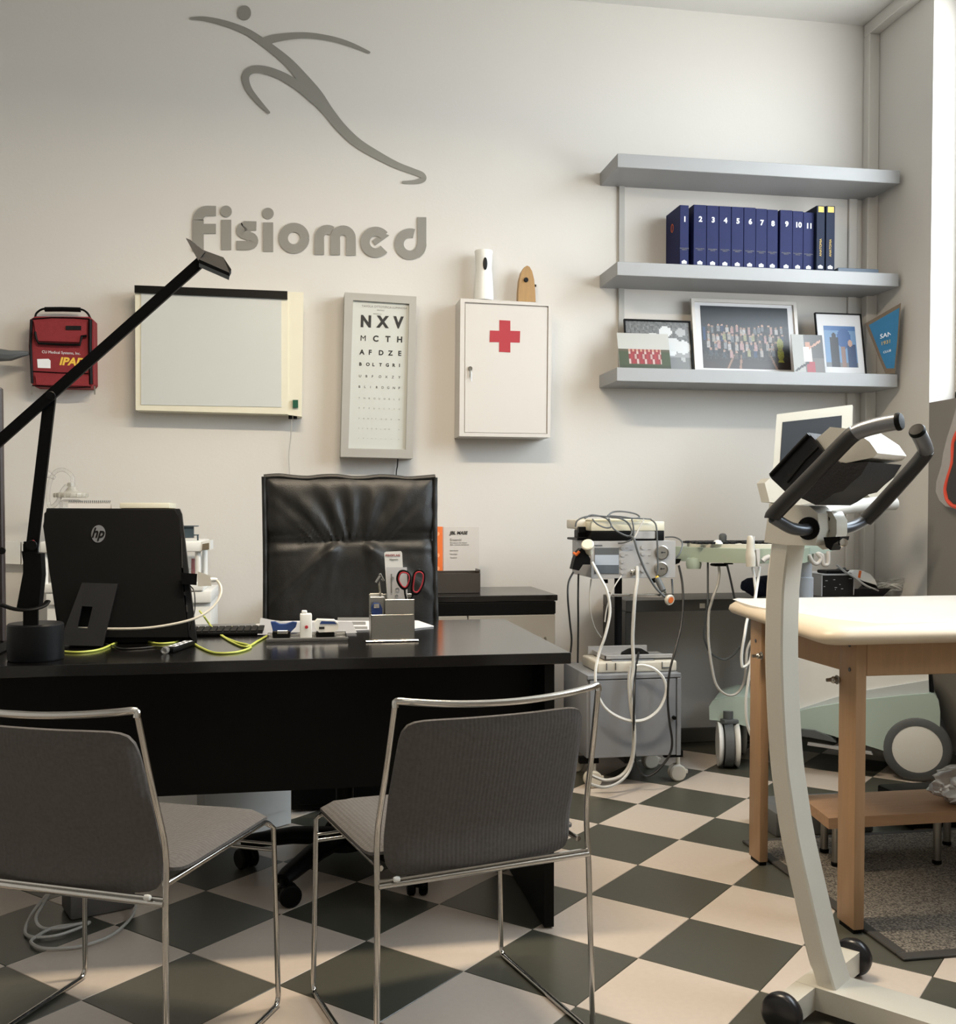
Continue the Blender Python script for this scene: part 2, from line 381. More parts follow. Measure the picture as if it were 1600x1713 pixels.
def disc2(bm, cx, cy, rx, ry=None, thick=None, n=28):
    thick = thick or nextk()
    ry = ry or rx; ring = [lz(cx+rx*math.cos(2*PI*k/n), cy+ry*math.sin(2*PI*k/n)) for k in range(n)]
    return prism(bm, [w2(p, YL-thick) for p in ring], (0, thick, 0))
def poly2(bm, pts, thick=None):
    thick = thick or nextk(); return prism(bm, [w2(lz(*p), YL-thick) for p in pts], (0, thick, 0))
def arc(cx, cy, r, a0, a1, w, n=14): return [(cx+r*math.cos(math.radians(a0+(a1-a0)*k/n)), cy+r*math.sin(math.radians(a0+(a1-a0)*k/n)), w) for k in range(n+1)]
lg = thing('wall_logo', 'gray wall emblem of a leaping stick figure above the clinic name', 'logo', at(516, 300, WY))
b = NB(); ribbon(b, [(136, 103, 16), (200, 104, 26), (280, 119, 32), (370, 146, 36), (450, 180, 38), (530, 232, 42), (600, 284, 46), (680, 352, 52), (760, 442, 62), (830, 535, 78), (900, 625, 60), (970, 712, 56), (1060, 796, 52), (1170, 864, 46), (1280, 921, 38), (1370, 955, 34), (1418, 975, 34), (1428, 998, 32), (1390, 1013, 26), (1316, 1017, 14)], 8)
obj('body_line', b, M_logo, lg)
b = NB(); ribbon(b, [(545, 232, 50), (600, 214, 46), (700, 200, 38), (800, 199, 34), (920, 217, 30), (1020, 247, 26), (1126, 292, 14)], 8); obj('arm_line', b, M_logo, lg)
b = NB(); ribbon(b, [(835, 560, 60), (770, 505, 58), (720, 470, 52), (640, 424, 48), (560, 394, 46), (490, 386, 44), (448, 405, 42), (437, 445, 40), (460, 505, 34), (510, 568, 28), (566, 627, 16)], 8); obj('leg_line', b, M_logo, lg)
b = NB(); disc2(b, 430, 71, 37, 41); obj('head_dot', b, M_logo, lg)
def letter(parts):
    b = NB()
    for p in parts: p(b)
    obj('letter', b, M_logo, lg)
R_ = lambda pts, **k: (lambda b: ribbon(b, pts, 0, cap0=False, cap1=False, **k))
P_ = lambda pts: (lambda b: poly2(b, pts))
D_ = lambda *a: (lambda b: disc2(b, *a))
letter([R_([(172, 1402, 63), (172, 1260, 63), (172, 1225, 62)] + arc(222, 1226, 50, 180, 270, 58, 8) + [(272, 1176, 56)]), P_([(180, 1248), (271, 1248), (271, 1302), (180, 1302)])])
letter([D_(328, 1178, 32), P_([(301, 1225), (357, 1225), (357, 1393), (301, 1393)])])
letter([R_([(497, 1260, 52), (430, 1258, 52)] + arc(430, 1285, 20, 270, 110, 52, 8) + [(440, 1309, 52), (452, 1313, 52)] + arc(458, 1343, 24, 270, 440, 52, 8) + [(440, 1369, 52), (386, 1368, 52)])])
letter([D_(562, 1190, 32), P_([(535, 1240), (591, 1240), (591, 1403), (535, 1403)])])
letter([R_(arc(707, 1328, 60, 0, 360, 52, 32))])
letter([R_([(848, 1420, 55)] + arc(893, 1325, 45, 180, 305, 53, 10)), R_([(937, 1422, 55), (937, 1345, 55)] + arc(981, 1327, 44, 185, 360, 53, 12) + [(1025, 1424, 55)])])
letter([R_(arc(1163, 1350, 60, -38, -320, 52, 26)), P_([(1143, 1343), (1205, 1299), (1238, 1312), (1160, 1369)])])
letter([R_(arc(1355, 1361, 62, -70, -350, 52, 24)), R_([(1420, 1211, 50), (1420, 1365, 50)]), R_(arc(1357, 1361, 63, 0, 60, 52, 8))])
# ================================================================ LIGHTBOX
YF = 4.80
def q4(p, Y): return [at(x, y, Y) for x, y in p]
def slab(bm, p, Yf, Yb):
    """rectangle on the wall given by photo corners (tl, tr, br, bl) at depth Yf, real box back to Yb."""
    f = [at(x, y, Yf) for x, y in p]; return hexa(bm, f + [V((v.x, Yb, v.z)) for v in f])
t = thing('lightbox', 'wide cream x-ray lightbox with opal panel and black top rail', 'lightbox', at(366, 690, WY))
obj('housing', bevel_all(slab(NB(), [(226, 480), (482, 489), (482, 693), (227, 686)], YF, WY), .004), M_cream, t)
obj('side_panel', bevel_all(slab(NB(), [(482, 488), (508, 489), (505, 697), (482, 694)], YF+.006, WY), .004), M_cream, t)
obj('opal_screen', slab(NB(), [(236, 491), (471, 500), (471, 681), (236, 677)], YF-.003, YF+.01), M_screen, t)
obj('top_rail', bevel_all(slab(NB(), [(225, 477), (481, 487), (481, 500), (225, 489)], YF-.015, YF+.01), .002), M_black, t)
obj('switch', slab(NB(), [(490, 669), (499, 669), (499, 682), (490, 682)], YF-.006, YF+.02), mat('green_switch', (22, 78, 58), .3, noise_scale=20), t)
b = NB(); 
for x in (486, 494): cyl(b, at(x, 695, 4.83), at(x, 701, 4.83), .009, 10)
obj('socket', b, M_plas, t)
cable('power_cord', [(488, 700, 4.83), (487, 730, 4.87), (484, 760, 4.885), (485, 800, 4.885), (483, 900, 4.89), (483, 960, 4.89)], .0022, M_wcab, t)
# ================================================================ EYE CHART
t = thing('eye_chart', 'tall gray framed eye test chart with rows of letters', 'eye chart', at(632, 765, WY))
YE = 4.80
fr = [(577, 489), (697, 496), (691, 767), (570, 764)]; inn = [(591, 502), (685, 508), (679, 752), (583, 750)]
b = NB(); fo = q4(fr, YE); fi = q4(inn, YE)
for i in range(4):
    j = (i+1) % 4; hexa(b, [fo[i], fo[j], fi[j], fi[i]] + [V((v.x, WY, v.z)) for v in (fo[i], fo[j], fi[j], fi[i])])
obj('frame', b, mat('chart_frame_gray', (158, 156, 150), .5, noise_scale=8, noise_amt=.03), t)
obj('chart_panel', slab(NB(), inn, YE+.014, YE+.03), mat('chart_white', (186, 189, 184), .45, noise_scale=4, noise_amt=.02), t)
tl, tr, br, bl = q4(inn, YE+.0135)
xd = (tr-tl).normalized(); xd = (xd + (br-bl).normalized()).normalized(); yd = (tl-bl).normalized()
def chart_pt(x, y): return at(x, y, YE+.0135)
zx = lambda x: 540+x/3.8095; zy = lambda y: 400+y/3.8095
rows = [('N X V', 'NXV', 560, 70, (240, 350, 455)), ('', 'MCTH', 652, 36, (238, 320, 400, 472)), ('', 'AFDZE', 738, 30, (236, 292, 356, 418, 480)),
        ('', 'BOLTGRI', 810, 20, (236, 280, 320, 364, 406, 448, 490)), ('', 'UBFOXZY', 884, 16, (234, 276, 316, 360, 402, 444, 486)), ('', 'BLIRDGNP', 952, 15, (232, 268, 306, 342, 378, 414, 450, 486)),
        ('', 'TNROUHKLE', 1022, 11, (232, 264, 296, 328, 360, 392, 424, 456, 488)), ('', 'XFZUALTYC', 1084, 9, (232, 264, 296, 328, 360, 392, 424, 456, 488)), ('', 'VAHTFXOEN', 1150, 8, (232, 262, 290, 314, 340, 374, 404, 438, 486)),
        ('', 'SCHZPLMOD', 1213, 7, (232, 256, 286, 314, 344, 372, 398, 424, 486)), ('', 'EDFNPTXZU', 1275, 5, (232, 262, 290, 314, 340, 374, 404, 438, 486))]
for _, s, yb, h, xs_ in rows:
    sz = h/3.8095*4.8/1748/.73*1.03
    for c, x in zip(s, xs_):
        xx = zx(x) - (0 if h > 25 else 1); yy = zy(yb + (x-360)*.035)
        text('chart_letter', c, sz, M_ink if h > 14 else M_inkg, t, chart_pt(xx, yy), xd, yd, .0006, bold=(sz*.05 if h > 40 else sz*.035) if h > 18 and c != 'M' else 0, xs=.9 if h > 40 else 1)
for body, x, y, h in (('TAVOLA OTTOTIPICA LUMINOSA', 248, 432, 20), ('DECIMALE', 345, 456, 11), ('distanza 3 m', 322, 478, 11)):
    text('chart_heading', body, h/3.8095*4.8/1748*.95, M_inkg, t, chart_pt(zx(x), zy(y)), xd, yd, .0004)
cable('power_cord', [(666, 766, 4.86), (665, 780, 4.885), (663, 800, 4.885), (662, 900, 4.885)], .003, M_bcab, t)
# ================================================================ FIRST AID CABINET
YC = 4.76
t = thing('first_aid_cabinet', 'white wall mounted first aid cabinet with a red cross', 'cabinet', at(843, 735, WY))
obj('body', bevel_all(slab(NB(), [(770, 500), (923, 508), (920, 732), (768, 730)], YC, WY), .003), M_whitem, t)
b = NB(); fo = q4([(770, 500), (923, 508), (920, 732), (768, 730)], YC); fi = q4([(777, 506), (917, 513), (915, 726), (776, 724)], YC)
for i in range(4):
    j = (i+1) % 4; hexa(b, [v+V((0, -.012, 0)) for v in (fo[i], fo[j], fi[j], fi[i])] + [fo[i], fo[j], fi[j], fi[i]])
obj('door_frame', bevel_all(b, .002, 1), M_whitem, t)
d = obj('door', bevel_all(slab(NB(), [(779, 508), (916, 514), (914, 725), (778, 723)], YC-.009, YC), .002), M_whitem, t)
cz = lambda x, y: (540+x/3.8095, 400+y/3.8095)
cr = [(1127, 516), (1197, 520), (1197, 584), (1260, 586), (1257, 660), (1197, 658), (1197, 722), (1125, 718), (1126, 657), (1064, 656), (1067, 582), (1127, 584)]
obj('red_cross', prism(NB(), [at(*cz(*p), YC-.0105) for p in cr], (0, .0015, 0)), M_cross, d)
b = NB(); cyl(b, at(*cz(941, 824), YC-.009), at(*cz(941, 824), YC-.016), .010, 14); obj('lock', b, M_steel, d)
b = NB(); bx(b, at(*cz(936, 880), YC-.019), at(*cz(942, 824), YC-.016)); cyl(b, at(*cz(948, 850), YC-.018), at(*cz(948, 906), YC-.018), .0016, 6); obj('key', b, M_steel, d)
zt = at(770, 498, YC).z+.004; zt = max(zt, at(846, 504, YC).z)
def ontop(x, Y): p = at(x, 500, Y); return V((p.x, Y, zt+.0005))
p = ontop(809.5, 4.83); s = 4.83/1748
t = thing('air_freshener', 'white air freshener dispenser standing on the first aid cabinet', 'dispenser', p)
b = NB(); zt2 = at(809, 419, 4.83).z-p.z
lathe(b, [(0, 0), (.044, 0), (.046, .01), (.0445, zt2*.25), (.038, zt2*.62), (.040, zt2*.9), (.043, zt2*.965), (.041, zt2*.99), (0, zt2)], p, (0, 0, 1), 28)
obj('shell', b, M_white, t, smooth=50)
b = NB(); lathe(b, [(0, 0), (.5, .0), (1, .1), (1.0, .6), (0, 1)], (0, 0, 0), (0, -1, 0), 18)
b.transform(Matrix.Translation(at(812, 441, 4.79)+V((0, .004, 0))) @ Matrix.Diagonal((.0105, .010, .029, 1))); obj('nozzle', b, M_plasg, t, smooth=50)
p = ontop(880.5, 4.84)
t = thing('wooden_figure', 'small tan rounded wooden holder on the right of the first aid cabinet', 'ornament', p)
hh = at(880, 446, 4.84).z-p.z; b = NB(); n = 14
prof = [(-.042, 0), (-.041, .3), (-.036, .6), (-.026, .83), (-.014, .95), (0, 1.0), (.012, .97), (.024, .85), (.034, .62), (.039, .3), (.041, 0)]
prism(b, [p+V((x, -.022, z*hh)) for x, z in prof], (0, .044, 0)); bevel_all(b, .006, 2); obj('body', b, M_brass, t, smooth=40)
b = NB(); cyl(b, p+V((-.006, -.022, hh*.6)), p+V((-.006, -.030, hh*.6)), .011, 12, .002); cyl(b, p+V((.036, 0, hh*.48)), p+V((.048, 0, hh*.48)), .006, 10, .001); obj('knob', b, M_plasg, t)
# ================================================================ SHELVES
SX0, SX1, SY = 1.452, 2.856, 4.62
SZ = []
for lbl, zb in (('topmost gray wall shelf, empty', 2.711), ('middle gray wall shelf carrying the blue volumes', 2.222), ('lowest gray wall shelf carrying photographs and a pennant', 1.741)):
    SZ.append(zb+.062); tag(obj('wall_shelf', bevel_all(box((SX0, SY, zb), (SX1, WY-.001, zb+.062)), .002, 1), M_shelf), lbl, 'shelf', 'wall shelves')
tag(obj('shelf_upright', box((1.545, 4.885, 1.803), (1.572, WY-.001, 2.711)), mat('rail_gray', (168, 167, 163), .6, noise_scale=8, noise_amt=.02)), 'thin vertical gray rail between the wall shelves', 'rail')
def sz_(x, y): return (980+x/2.909, 230+y/2.909)
BK = [(460, 503, 328, '1'), (527, 589, 326, '2'), (591, 649, 330, '3'), (651, 709, 333, '4'), (711, 770, 336, '5'), (772, 829, 339, '6'), (830, 884, 345, '7'), (885, 937, 350, '8'), (948, 1008, 352, '9'), (1009, 1060, 357, '10'), (1061, 1114, 363, '11'), (1126, 1166, 331, ''), (1172, 1215, 332, '')]
for i, (x0, x1, yt, num) in enumerate(BK):
    Yf = 4.70 if num else 4.68
    a = at(*sz_(x0, yt), Yf); c = at(*sz_(x1, yt), Yf); z0 = SZ[1]+.0005; z1 = a.z
    WORD = dict(zip('1 2 3 4 5 6 7 8 9 10 11'.split(), 'one two three four five six seven eight nine ten eleven'.split()))
    lbl = f'blue clothbound volume marked number {WORD[num]} on its spine' if num else ('taller navy volume with gold head band, beside volume eleven' if i == 11 else 'taller navy volume with gold head band, last of the row')
    t = thing('book', lbl, 'book', ((a.x+c.x)/2, Yf, z0), 0, 'numbered blue volumes on the middle shelf')
    m = M_blue if num else M_blue2; dp = .185
    b = NB(); bx(b, (a.x, Yf+.003, z0), (a.x+.003, Yf+dp, z1)); bx(b, (c.x-.003, Yf+.003, z0), (c.x, Yf+dp, z1))
    bx(b, (a.x, Yf, z0), (c.x, Yf+.005, z1), .0015); obj('cover', b, m, t)
    obj('pages', box((a.x+.003, Yf+.005, z0+.003), (c.x-.003, Yf+dp-.004, z1-.004)), M_paper, t)
    mid = (a.x+c.x)/2; hgt = z1-z0
    if num:
        text('spine_number', num, .034, M_inkw, t, (mid+.002, Yf-.0008, z0+hgt*.74), (1, 0, 0), (0, 0, 1), .0004, 'CENTER', .0012)
        text('spine_title', 'ENCICLOPEDIA\nMEDICA', .0065, M_inkg, t, (mid, Yf-.0008, z0+hgt*.31), (1, 0, 0), (0, 0, 1), .0003, 'CENTER')
    else:
        obj('head_band', box((a.x+.008, Yf-.001, z1-.031), (c.x-.006, Yf, z1-.004)), M_gold, t)
        text('spine_title', 'ANATOMIA', .016, M_gold, t, (mid+.005, Yf-.0008, z0+.08), (0, 0, 1), (-1, 0, 0), .0003)
    b = NB(); 
    for k in range(3): lathe(b, [(0, 0), (.006, 0), (.006, .0008), (0, .0008)], (mid+(k-1)*.007, Yf, z0+.03+(k == 1)*.004), (0, -1, 0), 8)
    bx(b, (mid-.012, Yf-.0008, z0+.022), (mid+.012, Yf, z0+.0265)); obj('emblem', b, M_inkw, t)
    if num == '1':
        b = NB(); px = a.x-.0008
        pts = [V((px, 4.80+.014*math.cos(k*PI/4), z0+hgt*.72+.02*math.sin(k*PI/4))) for k in range(8)]; tube(b, pts, .0016, 5, True); obj('cover_emblem', b, M_orange, t)
p0 = at(*sz_(1205, 650), 4.70); p1 = at(*sz_(1395, 650), 4.72)
t = thing('book', 'thin blue gray book lying flat at the right end of the volumes', 'book', (p0.x+.09, 4.72, SZ[1]))
obj('cover', bevel_all(box((p0.x+.004, 4.66, SZ[1]+.0005), (p1.x, 4.86, SZ[1]+.026)), .002, 1), mat('book_slate', (70, 84, 100), .5, noise_scale=20), t)
obj('pages', box((p1.x-.001, 4.664, SZ[1]+.004), (p1.x+.001, 4.856, SZ[1]+.022)), M_paper, t)
# ---- pictures
zz = SZ[2]+.0005
def lean(x0, x1, yt, Yb, tilt, th=.012):
    """leaning panel: bottom edge on the shelf at depth Yb; returns corner maker (u,v,off)->world"""
    a = at(x0, 600, Yb); c = at(x1, 600, Yb); yt_ = at((x0+x1)/2, yt, Yb+tilt); h = yt_.z-zz
    up = V((0, tilt, h)); nrm = V((0, -h, tilt)).normalized(); ex = V((c.x-a.x, 0, 0))
    o0 = V((a.x, Yb, zz+.0))
    return lambda u, v, o=0: o0+ex*u+up*v+nrm*o, ex.length, up.length
def framed(name, lbl, x0, x1, yt, Yb, tilt, fw, mf, fn, nx, ny, mat_in=None, m_mat=None, th=.014, grp='photographs on the lowest shelf'):
    P, w_, h_ = lean(x0, x1, yt, Yb, tilt); t = thing(name, lbl, 'photograph', P(.5, 0), 0, grp)
    fu, fv = fw/w_, fw/h_
    b = NB()
    Q = [(0, 0), (1, 0), (1, 1), (0, 1)]; I = [(fu, fv), (1-fu, fv), (1-fu, 1-fv), (fu, 1-fv)]
    if fw > 0:
        for i in range(4):
            j = (i+1) % 4; cs = (Q[i], Q[j], I[j], I[i]); hexa(b, [P(u, v, .001+th) for u, v in cs] + [P(u, v, .001) for u, v in cs])
        obj('frame', b, mf, t)
    hexa(bb := NB(), [P(u, v, .006) for u, v in I] + [P(u, v, .002) for u, v in I]); obj('backing', bb, m_mat or mf, t)
    if mat_in: u0, v0, u1, v1 = mat_in
    else: u0, v0, u1, v1 = fu, fv, 1-fu, 1-fv
    picture('photo_print', t, [P(u0, v0, .0066), P(u1, v0, .0066), P(u1, v1, .0066), P(u0, v1, .0066)], nx, ny, fn)
    return t
def mixc(a, b, t): t = max(0, min(1, t)); return tuple(x*(1-t)+y*t for x, y in zip(a, b))
rp = random.Random(3)
blobs_bw = [(rp.random(), rp.random()*.6+.2, rp.random()*.07+.03, rp.choice([215, 190, 60, 90, 235])) for _ in range(16)] + [(.62, .8, .1, 235), (.72, .55, .12, 225), (.88, .5, .12, 225)]
def f_bw(u, v):
    c = 120 + 40*noise.noise(V((u*30, v*22, 3))) if v > .6 else (165 if v > .3 else 128)
    for x, y, r, g in blobs_bw:
        if ((u-x)**2+(v-y)**2*.8) < r*r: c = g
    return (c, c+2, c+2)
framed('framed_photograph', 'black and white action photograph in a thin black frame at the left', 1048, 1160, 537, 4.79, .05, .006, M_plas, f_bw, 44, 34)
def f_team(u, v):
    if v > .58: return (204, 204, 198)
    if v < .15: return (62, 72, 52)
    c = (70, 82, 56) if v < .5 else (92, 88, 70)
    if .2 < u < .82:
        k = int(u*26); rr = (v-.17)/.14
        if v < .56 and v > .17: c = [(176, 60, 66), (214, 190, 184), (196, 168, 160), (168, 52, 60)][(k+int(rr)*2) % 4] if (k+int(rr)) % 2 else (150, 60, 66)
        if .5 < v < .57 and k % 2: c = (208, 160, 138)
    return c
framed('unframed_photograph', 'small unframed team photograph in red shirts under a white sky', 1037, 1123, 559, 4.71, .05, 0, M_paper, f_team, 52, 30, m_mat=M_paper)
rp2 = random.Random(5); crowd = []
for row, (vy, n, s_) in enumerate(((.64, 17, .030), (.52, 19, .032), (.38, 15, .036), (.26, 12, .034))):
    for k in range(n):
        crowd.append((.07+.88*(k+.5*rp2.random())/n, vy+rp2.uniform(-.03, .03), s_, rp2.choice([(206, 200, 196), (150, 150, 152), (196, 152, 150), (120, 126, 132), (60, 66, 74), (170, 166, 120), (40, 60, 96), (184, 176, 168), (90, 80, 72)])))
def f_group(u, v):
    c = (40, 47, 54) if v > .62 else ((36, 38, 40) if v > .24 else mixc((66, 58, 54), (44, 42, 42), v*3))
    if v < .22 and (abs(u-.28-v*.35) < .012 or abs(u-.42-v*.1) < .012 or abs(u-.84+v*.3) < .012): c = (150, 118, 98)
    for x, y, r, g in crowd:
        if abs(u-x) < r*.55 and -r*2.3 < (v-y) < r*.6: c = g
        if ((u-x)**2+((v-y-r*1.1)*.72)**2) < (r*.42)**2: c = (196, 156, 136)
    if .85 < u < .93 and .12 < v < .5 and abs(u-.89) < .02+.02*abs(math.sin(v*19)): c = (186, 190, 84)
    q = noise.noise(V((u*60, v*45, 1)))*26; c = tuple(max(0, min(255, k+q)) for k in mixc(c, (70, 72, 74), .18+.25*abs(noise.noise(V((u*25, v*25, 7)))))) if .14 < v < .68 else c
    if .02 < u < .05 and .45 < v < .66: c = (40, 66, 110)
    return c
framed('framed_photograph', 'large white framed photograph of a crowd of people at night', 1162, 1339, 504, 4.80, .06, .016, M_whitem, f_group, 110, 76, (.085, .085, .915, .915), M_paper)
def f_man(u, v):
    c = mixc((120, 122, 120), (70, 66, 64), u) if v > .4 else (104, 98, 92)
    if u < .4: c = (168, 168, 162)
    if .35 < u < .62 and .3 < v < .68: c = (218, 214, 208)
    if abs(u-.5) < .08 and .68 < v < .8: c = (190, 140, 116)
    if .55 < u < .92 and abs((v-.66)-(u-.55)*.5) < .03: c = (196, 150, 128)
    if .42 < u < .7 and .04 < v < .32: c = (158, 44, 54)
    if .05 < u < .5 and abs(v-(.05+(u)*.5)) < .03: c = (46, 42, 42)
    return c
framed('unframed_photograph', 'small unframed photograph of a person in a white shirt and red trousers', 1329, 1381, 561, 4.70, .04, 0, M_paper, f_man, 26, 32, m_mat=M_paper)
def f_blue(u, v):
    c = (112, 150, 190)
    if v > .9: c = (60, 110, 170)
    if v < .1: c = (120, 124, 128)
    if ((u-.62)**2+(v-.7)**2*.8) < .05: c = (58, 98, 156)
    if .18 < u < .42 and v < .72: c = (34, 36, 42)
    if ((u-.3)**2+((v-.76)*.8)**2) < .004: c = (40, 34, 34)
    if .5 < u < .62 and v < .5: c = (150, 120, 110)
    if .7 < u < .97 and v < .55: c = (44, 68, 110)
    if ((u-.8)**2+((v-.58)*.8)**2) < .004: c = (200, 160, 140)
    return c
framed('framed_photograph', 'upright photograph with blue figures, wide white mount and thin black frame', 1371, 1449, 526, 4.74, .06, .004, M_plas, f_blue, 30, 36, (.17, .14, .85, .80), M_paper)
# pennant leaning on the pier
PY = 4.69
pen = [(1449, 538), (1508, 504), (1504, 566), (1498, 622), (1483, 622), (1476, 606)]
t = thing('pennant', 'blue sports pennant with tan edging leaning in the corner of the lowest shelf', 'pennant', (at(1490, 600, PY).x, PY, zz))
P3 = [at(x, y, 4.575+.0030*(1508-x)) for x, y in pen]
lo_ = min(p.z for p in P3); 
P3 = [p+V((0, 0, zz-lo_+.001)) for p in P3]
obj('edging', prism(NB(), P3, (0, .004, 0)), mat('tan_braid', (118, 104, 88), .9, noise_scale=200, noise_amt=.3), t)
cen = sum(P3, V())/len(P3); P4 = [cen+(p-cen)*.86+V((0, -.002, .006)) for p in P3]
obj('cloth', prism(NB(), P4, (0, .003, 0)), mat('sky_blue_cloth', (52, 120, 164), .8, noise_scale=30, noise_amt=.1), t)
pxd = V((1, -.75, .28)).normalized()
for s, dx, dz, sz in (('SAN', -.026, .045, .030), ('1931', -.022, .012, .024), ('CLUB', -.010, -.03, .015)):
    text('pennant_lettering', s, sz, M_inkw if s != '1931' else M_gold, t, cen+pxd*(dx-.012)+V((-.004, -.007, dz)), pxd, V((-.15, .12, 1)), .0004, shear=.2)
# ================================================================ RED DEFIBRILLATOR BAG
YA = 4.81
def A(x, y, Y=YA): return at(x/8, 480+y/8, Y)
t = thing('defibrillator_bag', 'red zipped medical bag with black piping hanging on the wall', 'bag', at(105, 650, WY))
b = NB(); slabp = [A(x, y) for x, y in [(400, 440), (470, 395), (1200, 400), (1250, 440), (1260, 1300), (1215, 1350), (470, 1335), (420, 1290), (385, 800)]]
prism(b, slabp, (0, WY-YA, 0)); bevel_all(b, .008, 2); obj('case', b, M_red, t, smooth=40)
def strap(nm, pts, r, m, flat=.5, par=t, Y=YA, sm=0): return obj(nm, tube(NB(), [A(x, y, Y) for x, y in pts], r, 6, flat=flat, smooth=sm), m, par, smooth=True)
strap('piping', [(425, 440), (412, 800), (435, 1290)], .012, M_plas)
strap('piping', [(1212, 440), (1208, 800), (1222, 1300)], .017, M_plas)
strap('piping', [(430, 1320), (700, 1340), (1000, 1350), (1220, 1340)], .005, M_plas)
strap('piping', [(440, 430), (700, 410), (1000, 415), (1200, 430)], .006, M_plas)
strap('seam_band', [(440, 1130), (800, 1150), (1180, 1160)], .005, M_plas)
b = NB(); prism(b, [A(x, y, YA-.012) for x, y in [(450, 450), (1160, 470), (1160, 640), (1095, 650), (1080, 740), (490, 720), (480, 620)]], (0, .014, 0)); bevel_all(b, .004, 2); fp = obj('front_flap', b, M_red, t, smooth=40)
strap('flap_piping', [(470, 600), (485, 690), (515, 755), (800, 770), (1070, 775), (1095, 660), (1160, 655)], .0055, M_plas, 1, fp, YA-.013)
obj('badge', prism(NB(), [A(x, y, YA-.016) for x, y in [(880, 520), (1085, 520), (1085, 575), (880, 575)]], (0, .004, 0)), M_plasg, fp)
obj('bottom_pocket', bevel_all(prism(NB(), [A(x, y, YA-.01) for x, y in [(470, 1180), (1190, 1190), (1190, 1325), (490, 1310)]], (0, .012, 0)), .004, 2), M_red, t, smooth=40)
obj('tag_label', prism(NB(), [A(x, y, YA-.0015) for x, y in [(497, 965), (650, 962), (676, 985), (676, 1088), (505, 1082)]], (0, .002, 0)), M_inkw, t)
text('lettering', 'IPAD', .046, M_yel, t, A(790, 1040, YA-.001), (1, 0, -.02), (0, 0, 1), .0006, bold=.0018, shear=.25, xs=1.05)
text('small_lettering', 'CU Medical Systems, Inc.', .0165, M_inkw, t, A(560, 885, YA-.001), (1, 0, -.02), (0, 0, 1), .0004, xs=.95)
b = NB(); tube(b, [A(x, y, 4.85) for x, y in [(470, 410), (490, 350), (560, 300), (650, 295), (1000, 300), (1100, 305), (1170, 350), (1210, 420)]], .0045, 8, smooth=4)
h = obj('handle', b, M_plas, t, smooth=True)
b = NB(); tube(b, [A(600, 300, 4.85), A(840, 298, 4.85), A(1080, 306, 4.85)], .0105, 8); obj('grip', b, M_plas, h, smooth=True)
for x, y in ((425, 1330), (1268, 1330)):
    b = NB(); bx(b, A(x-9, y+110, 4.79), A(x+9, y, 4.794)); cyl(b, A(x, y+90, 4.79), A(x, y+90, 4.785), .004, 8); obj('zip_pull', b, M_steel, t)
b = NB(); strap_pts = [at(x, y, 4.80) for x, y in [(-30, 594), (0, 594), (18, 595), (36, 592), (48, 591)]]
tube(b, strap_pts, .03, 8, radii=[.036, .034, .028, .018, .010], flat=.8); obj('carry_strap', b, M_rub, t, smooth=True)
# white sockets at far left
t = thing('wall_socket', 'pair of white electrical boxes low on the wall behind the desk lamp', 'socket', at(35, 944, WY))
obj('housing', bevel_all(slab(NB(), [(6, 905), (34, 906), (34, 944), (6, 943)], 4.86, WY), .004), M_white, t)
obj('housing', bevel_all(slab(NB(), [(36, 906), (62, 907), (62, 945), (36, 944)], 4.86, WY), .004), M_white, t)
# ================================================================ DESK
DZ = .765
t = thing('desk', 'wide black wooden office desk with modesty panel', 'desk', (-.2, 3.15, 0))
obj('desktop', bevel_all(box((-1.25, 2.70, DZ-.030), (.725, 3.60, DZ)), .002, 2), M_btop, t)
obj('modesty_panel', box((-1.18, 2.90, .375), (.664, 2.922, DZ-.031), .001), M_black, t)
obj('side_panel', box((.665, 2.755, .004), (.693, 3.55, DZ-.031), .001), M_black, t)
obj('side_panel', box((-1.21, 2.755, .004), (-1.182, 3.55, DZ-.031), .001), M_black, t)
# ================================================================ CREDENZA behind the desk
CRZ = .785
t = thing('credenza', 'low gray sideboard with a thick black top against the back wall', 'sideboard', (.5, 4.6, 0))
obj('worktop', bevel_all(box((-.05, 4.37, CRZ-.026), (1.113, 4.885, CRZ)), .003, 2), M_btop, t)
obj('top_rail', bevel_all(box((-.05, 4.374, CRZ-.082), (1.105, 4.88, CRZ-.028)), .003, 2), M_black, t)
obj('body', box((-.05, 4.385, .06), (1.104, 4.88, CRZ-.083), .002), M_cabg, t)
obj('plinth', box((-.03, 4.42, 0), (1.09, 4.87, .06)), M_black, t)
for k in range(3):
    d = obj('door', box((-.045+k*.384, 4.374, .065), (.334+k*.384, 4.385, CRZ-.086), .002), mat('warm_gray_door', (150, 145, 136), .4, noise_scale=6, noise_amt=.02), t)
    obj('handle', tube(NB(), [(.29+k*.384, 4.374, .5), (.29+k*.384, 4.36, .5), (.29+k*.384, 4.36, .6), (.29+k*.384, 4.374, .6)], .004, 6), M_steel, d)
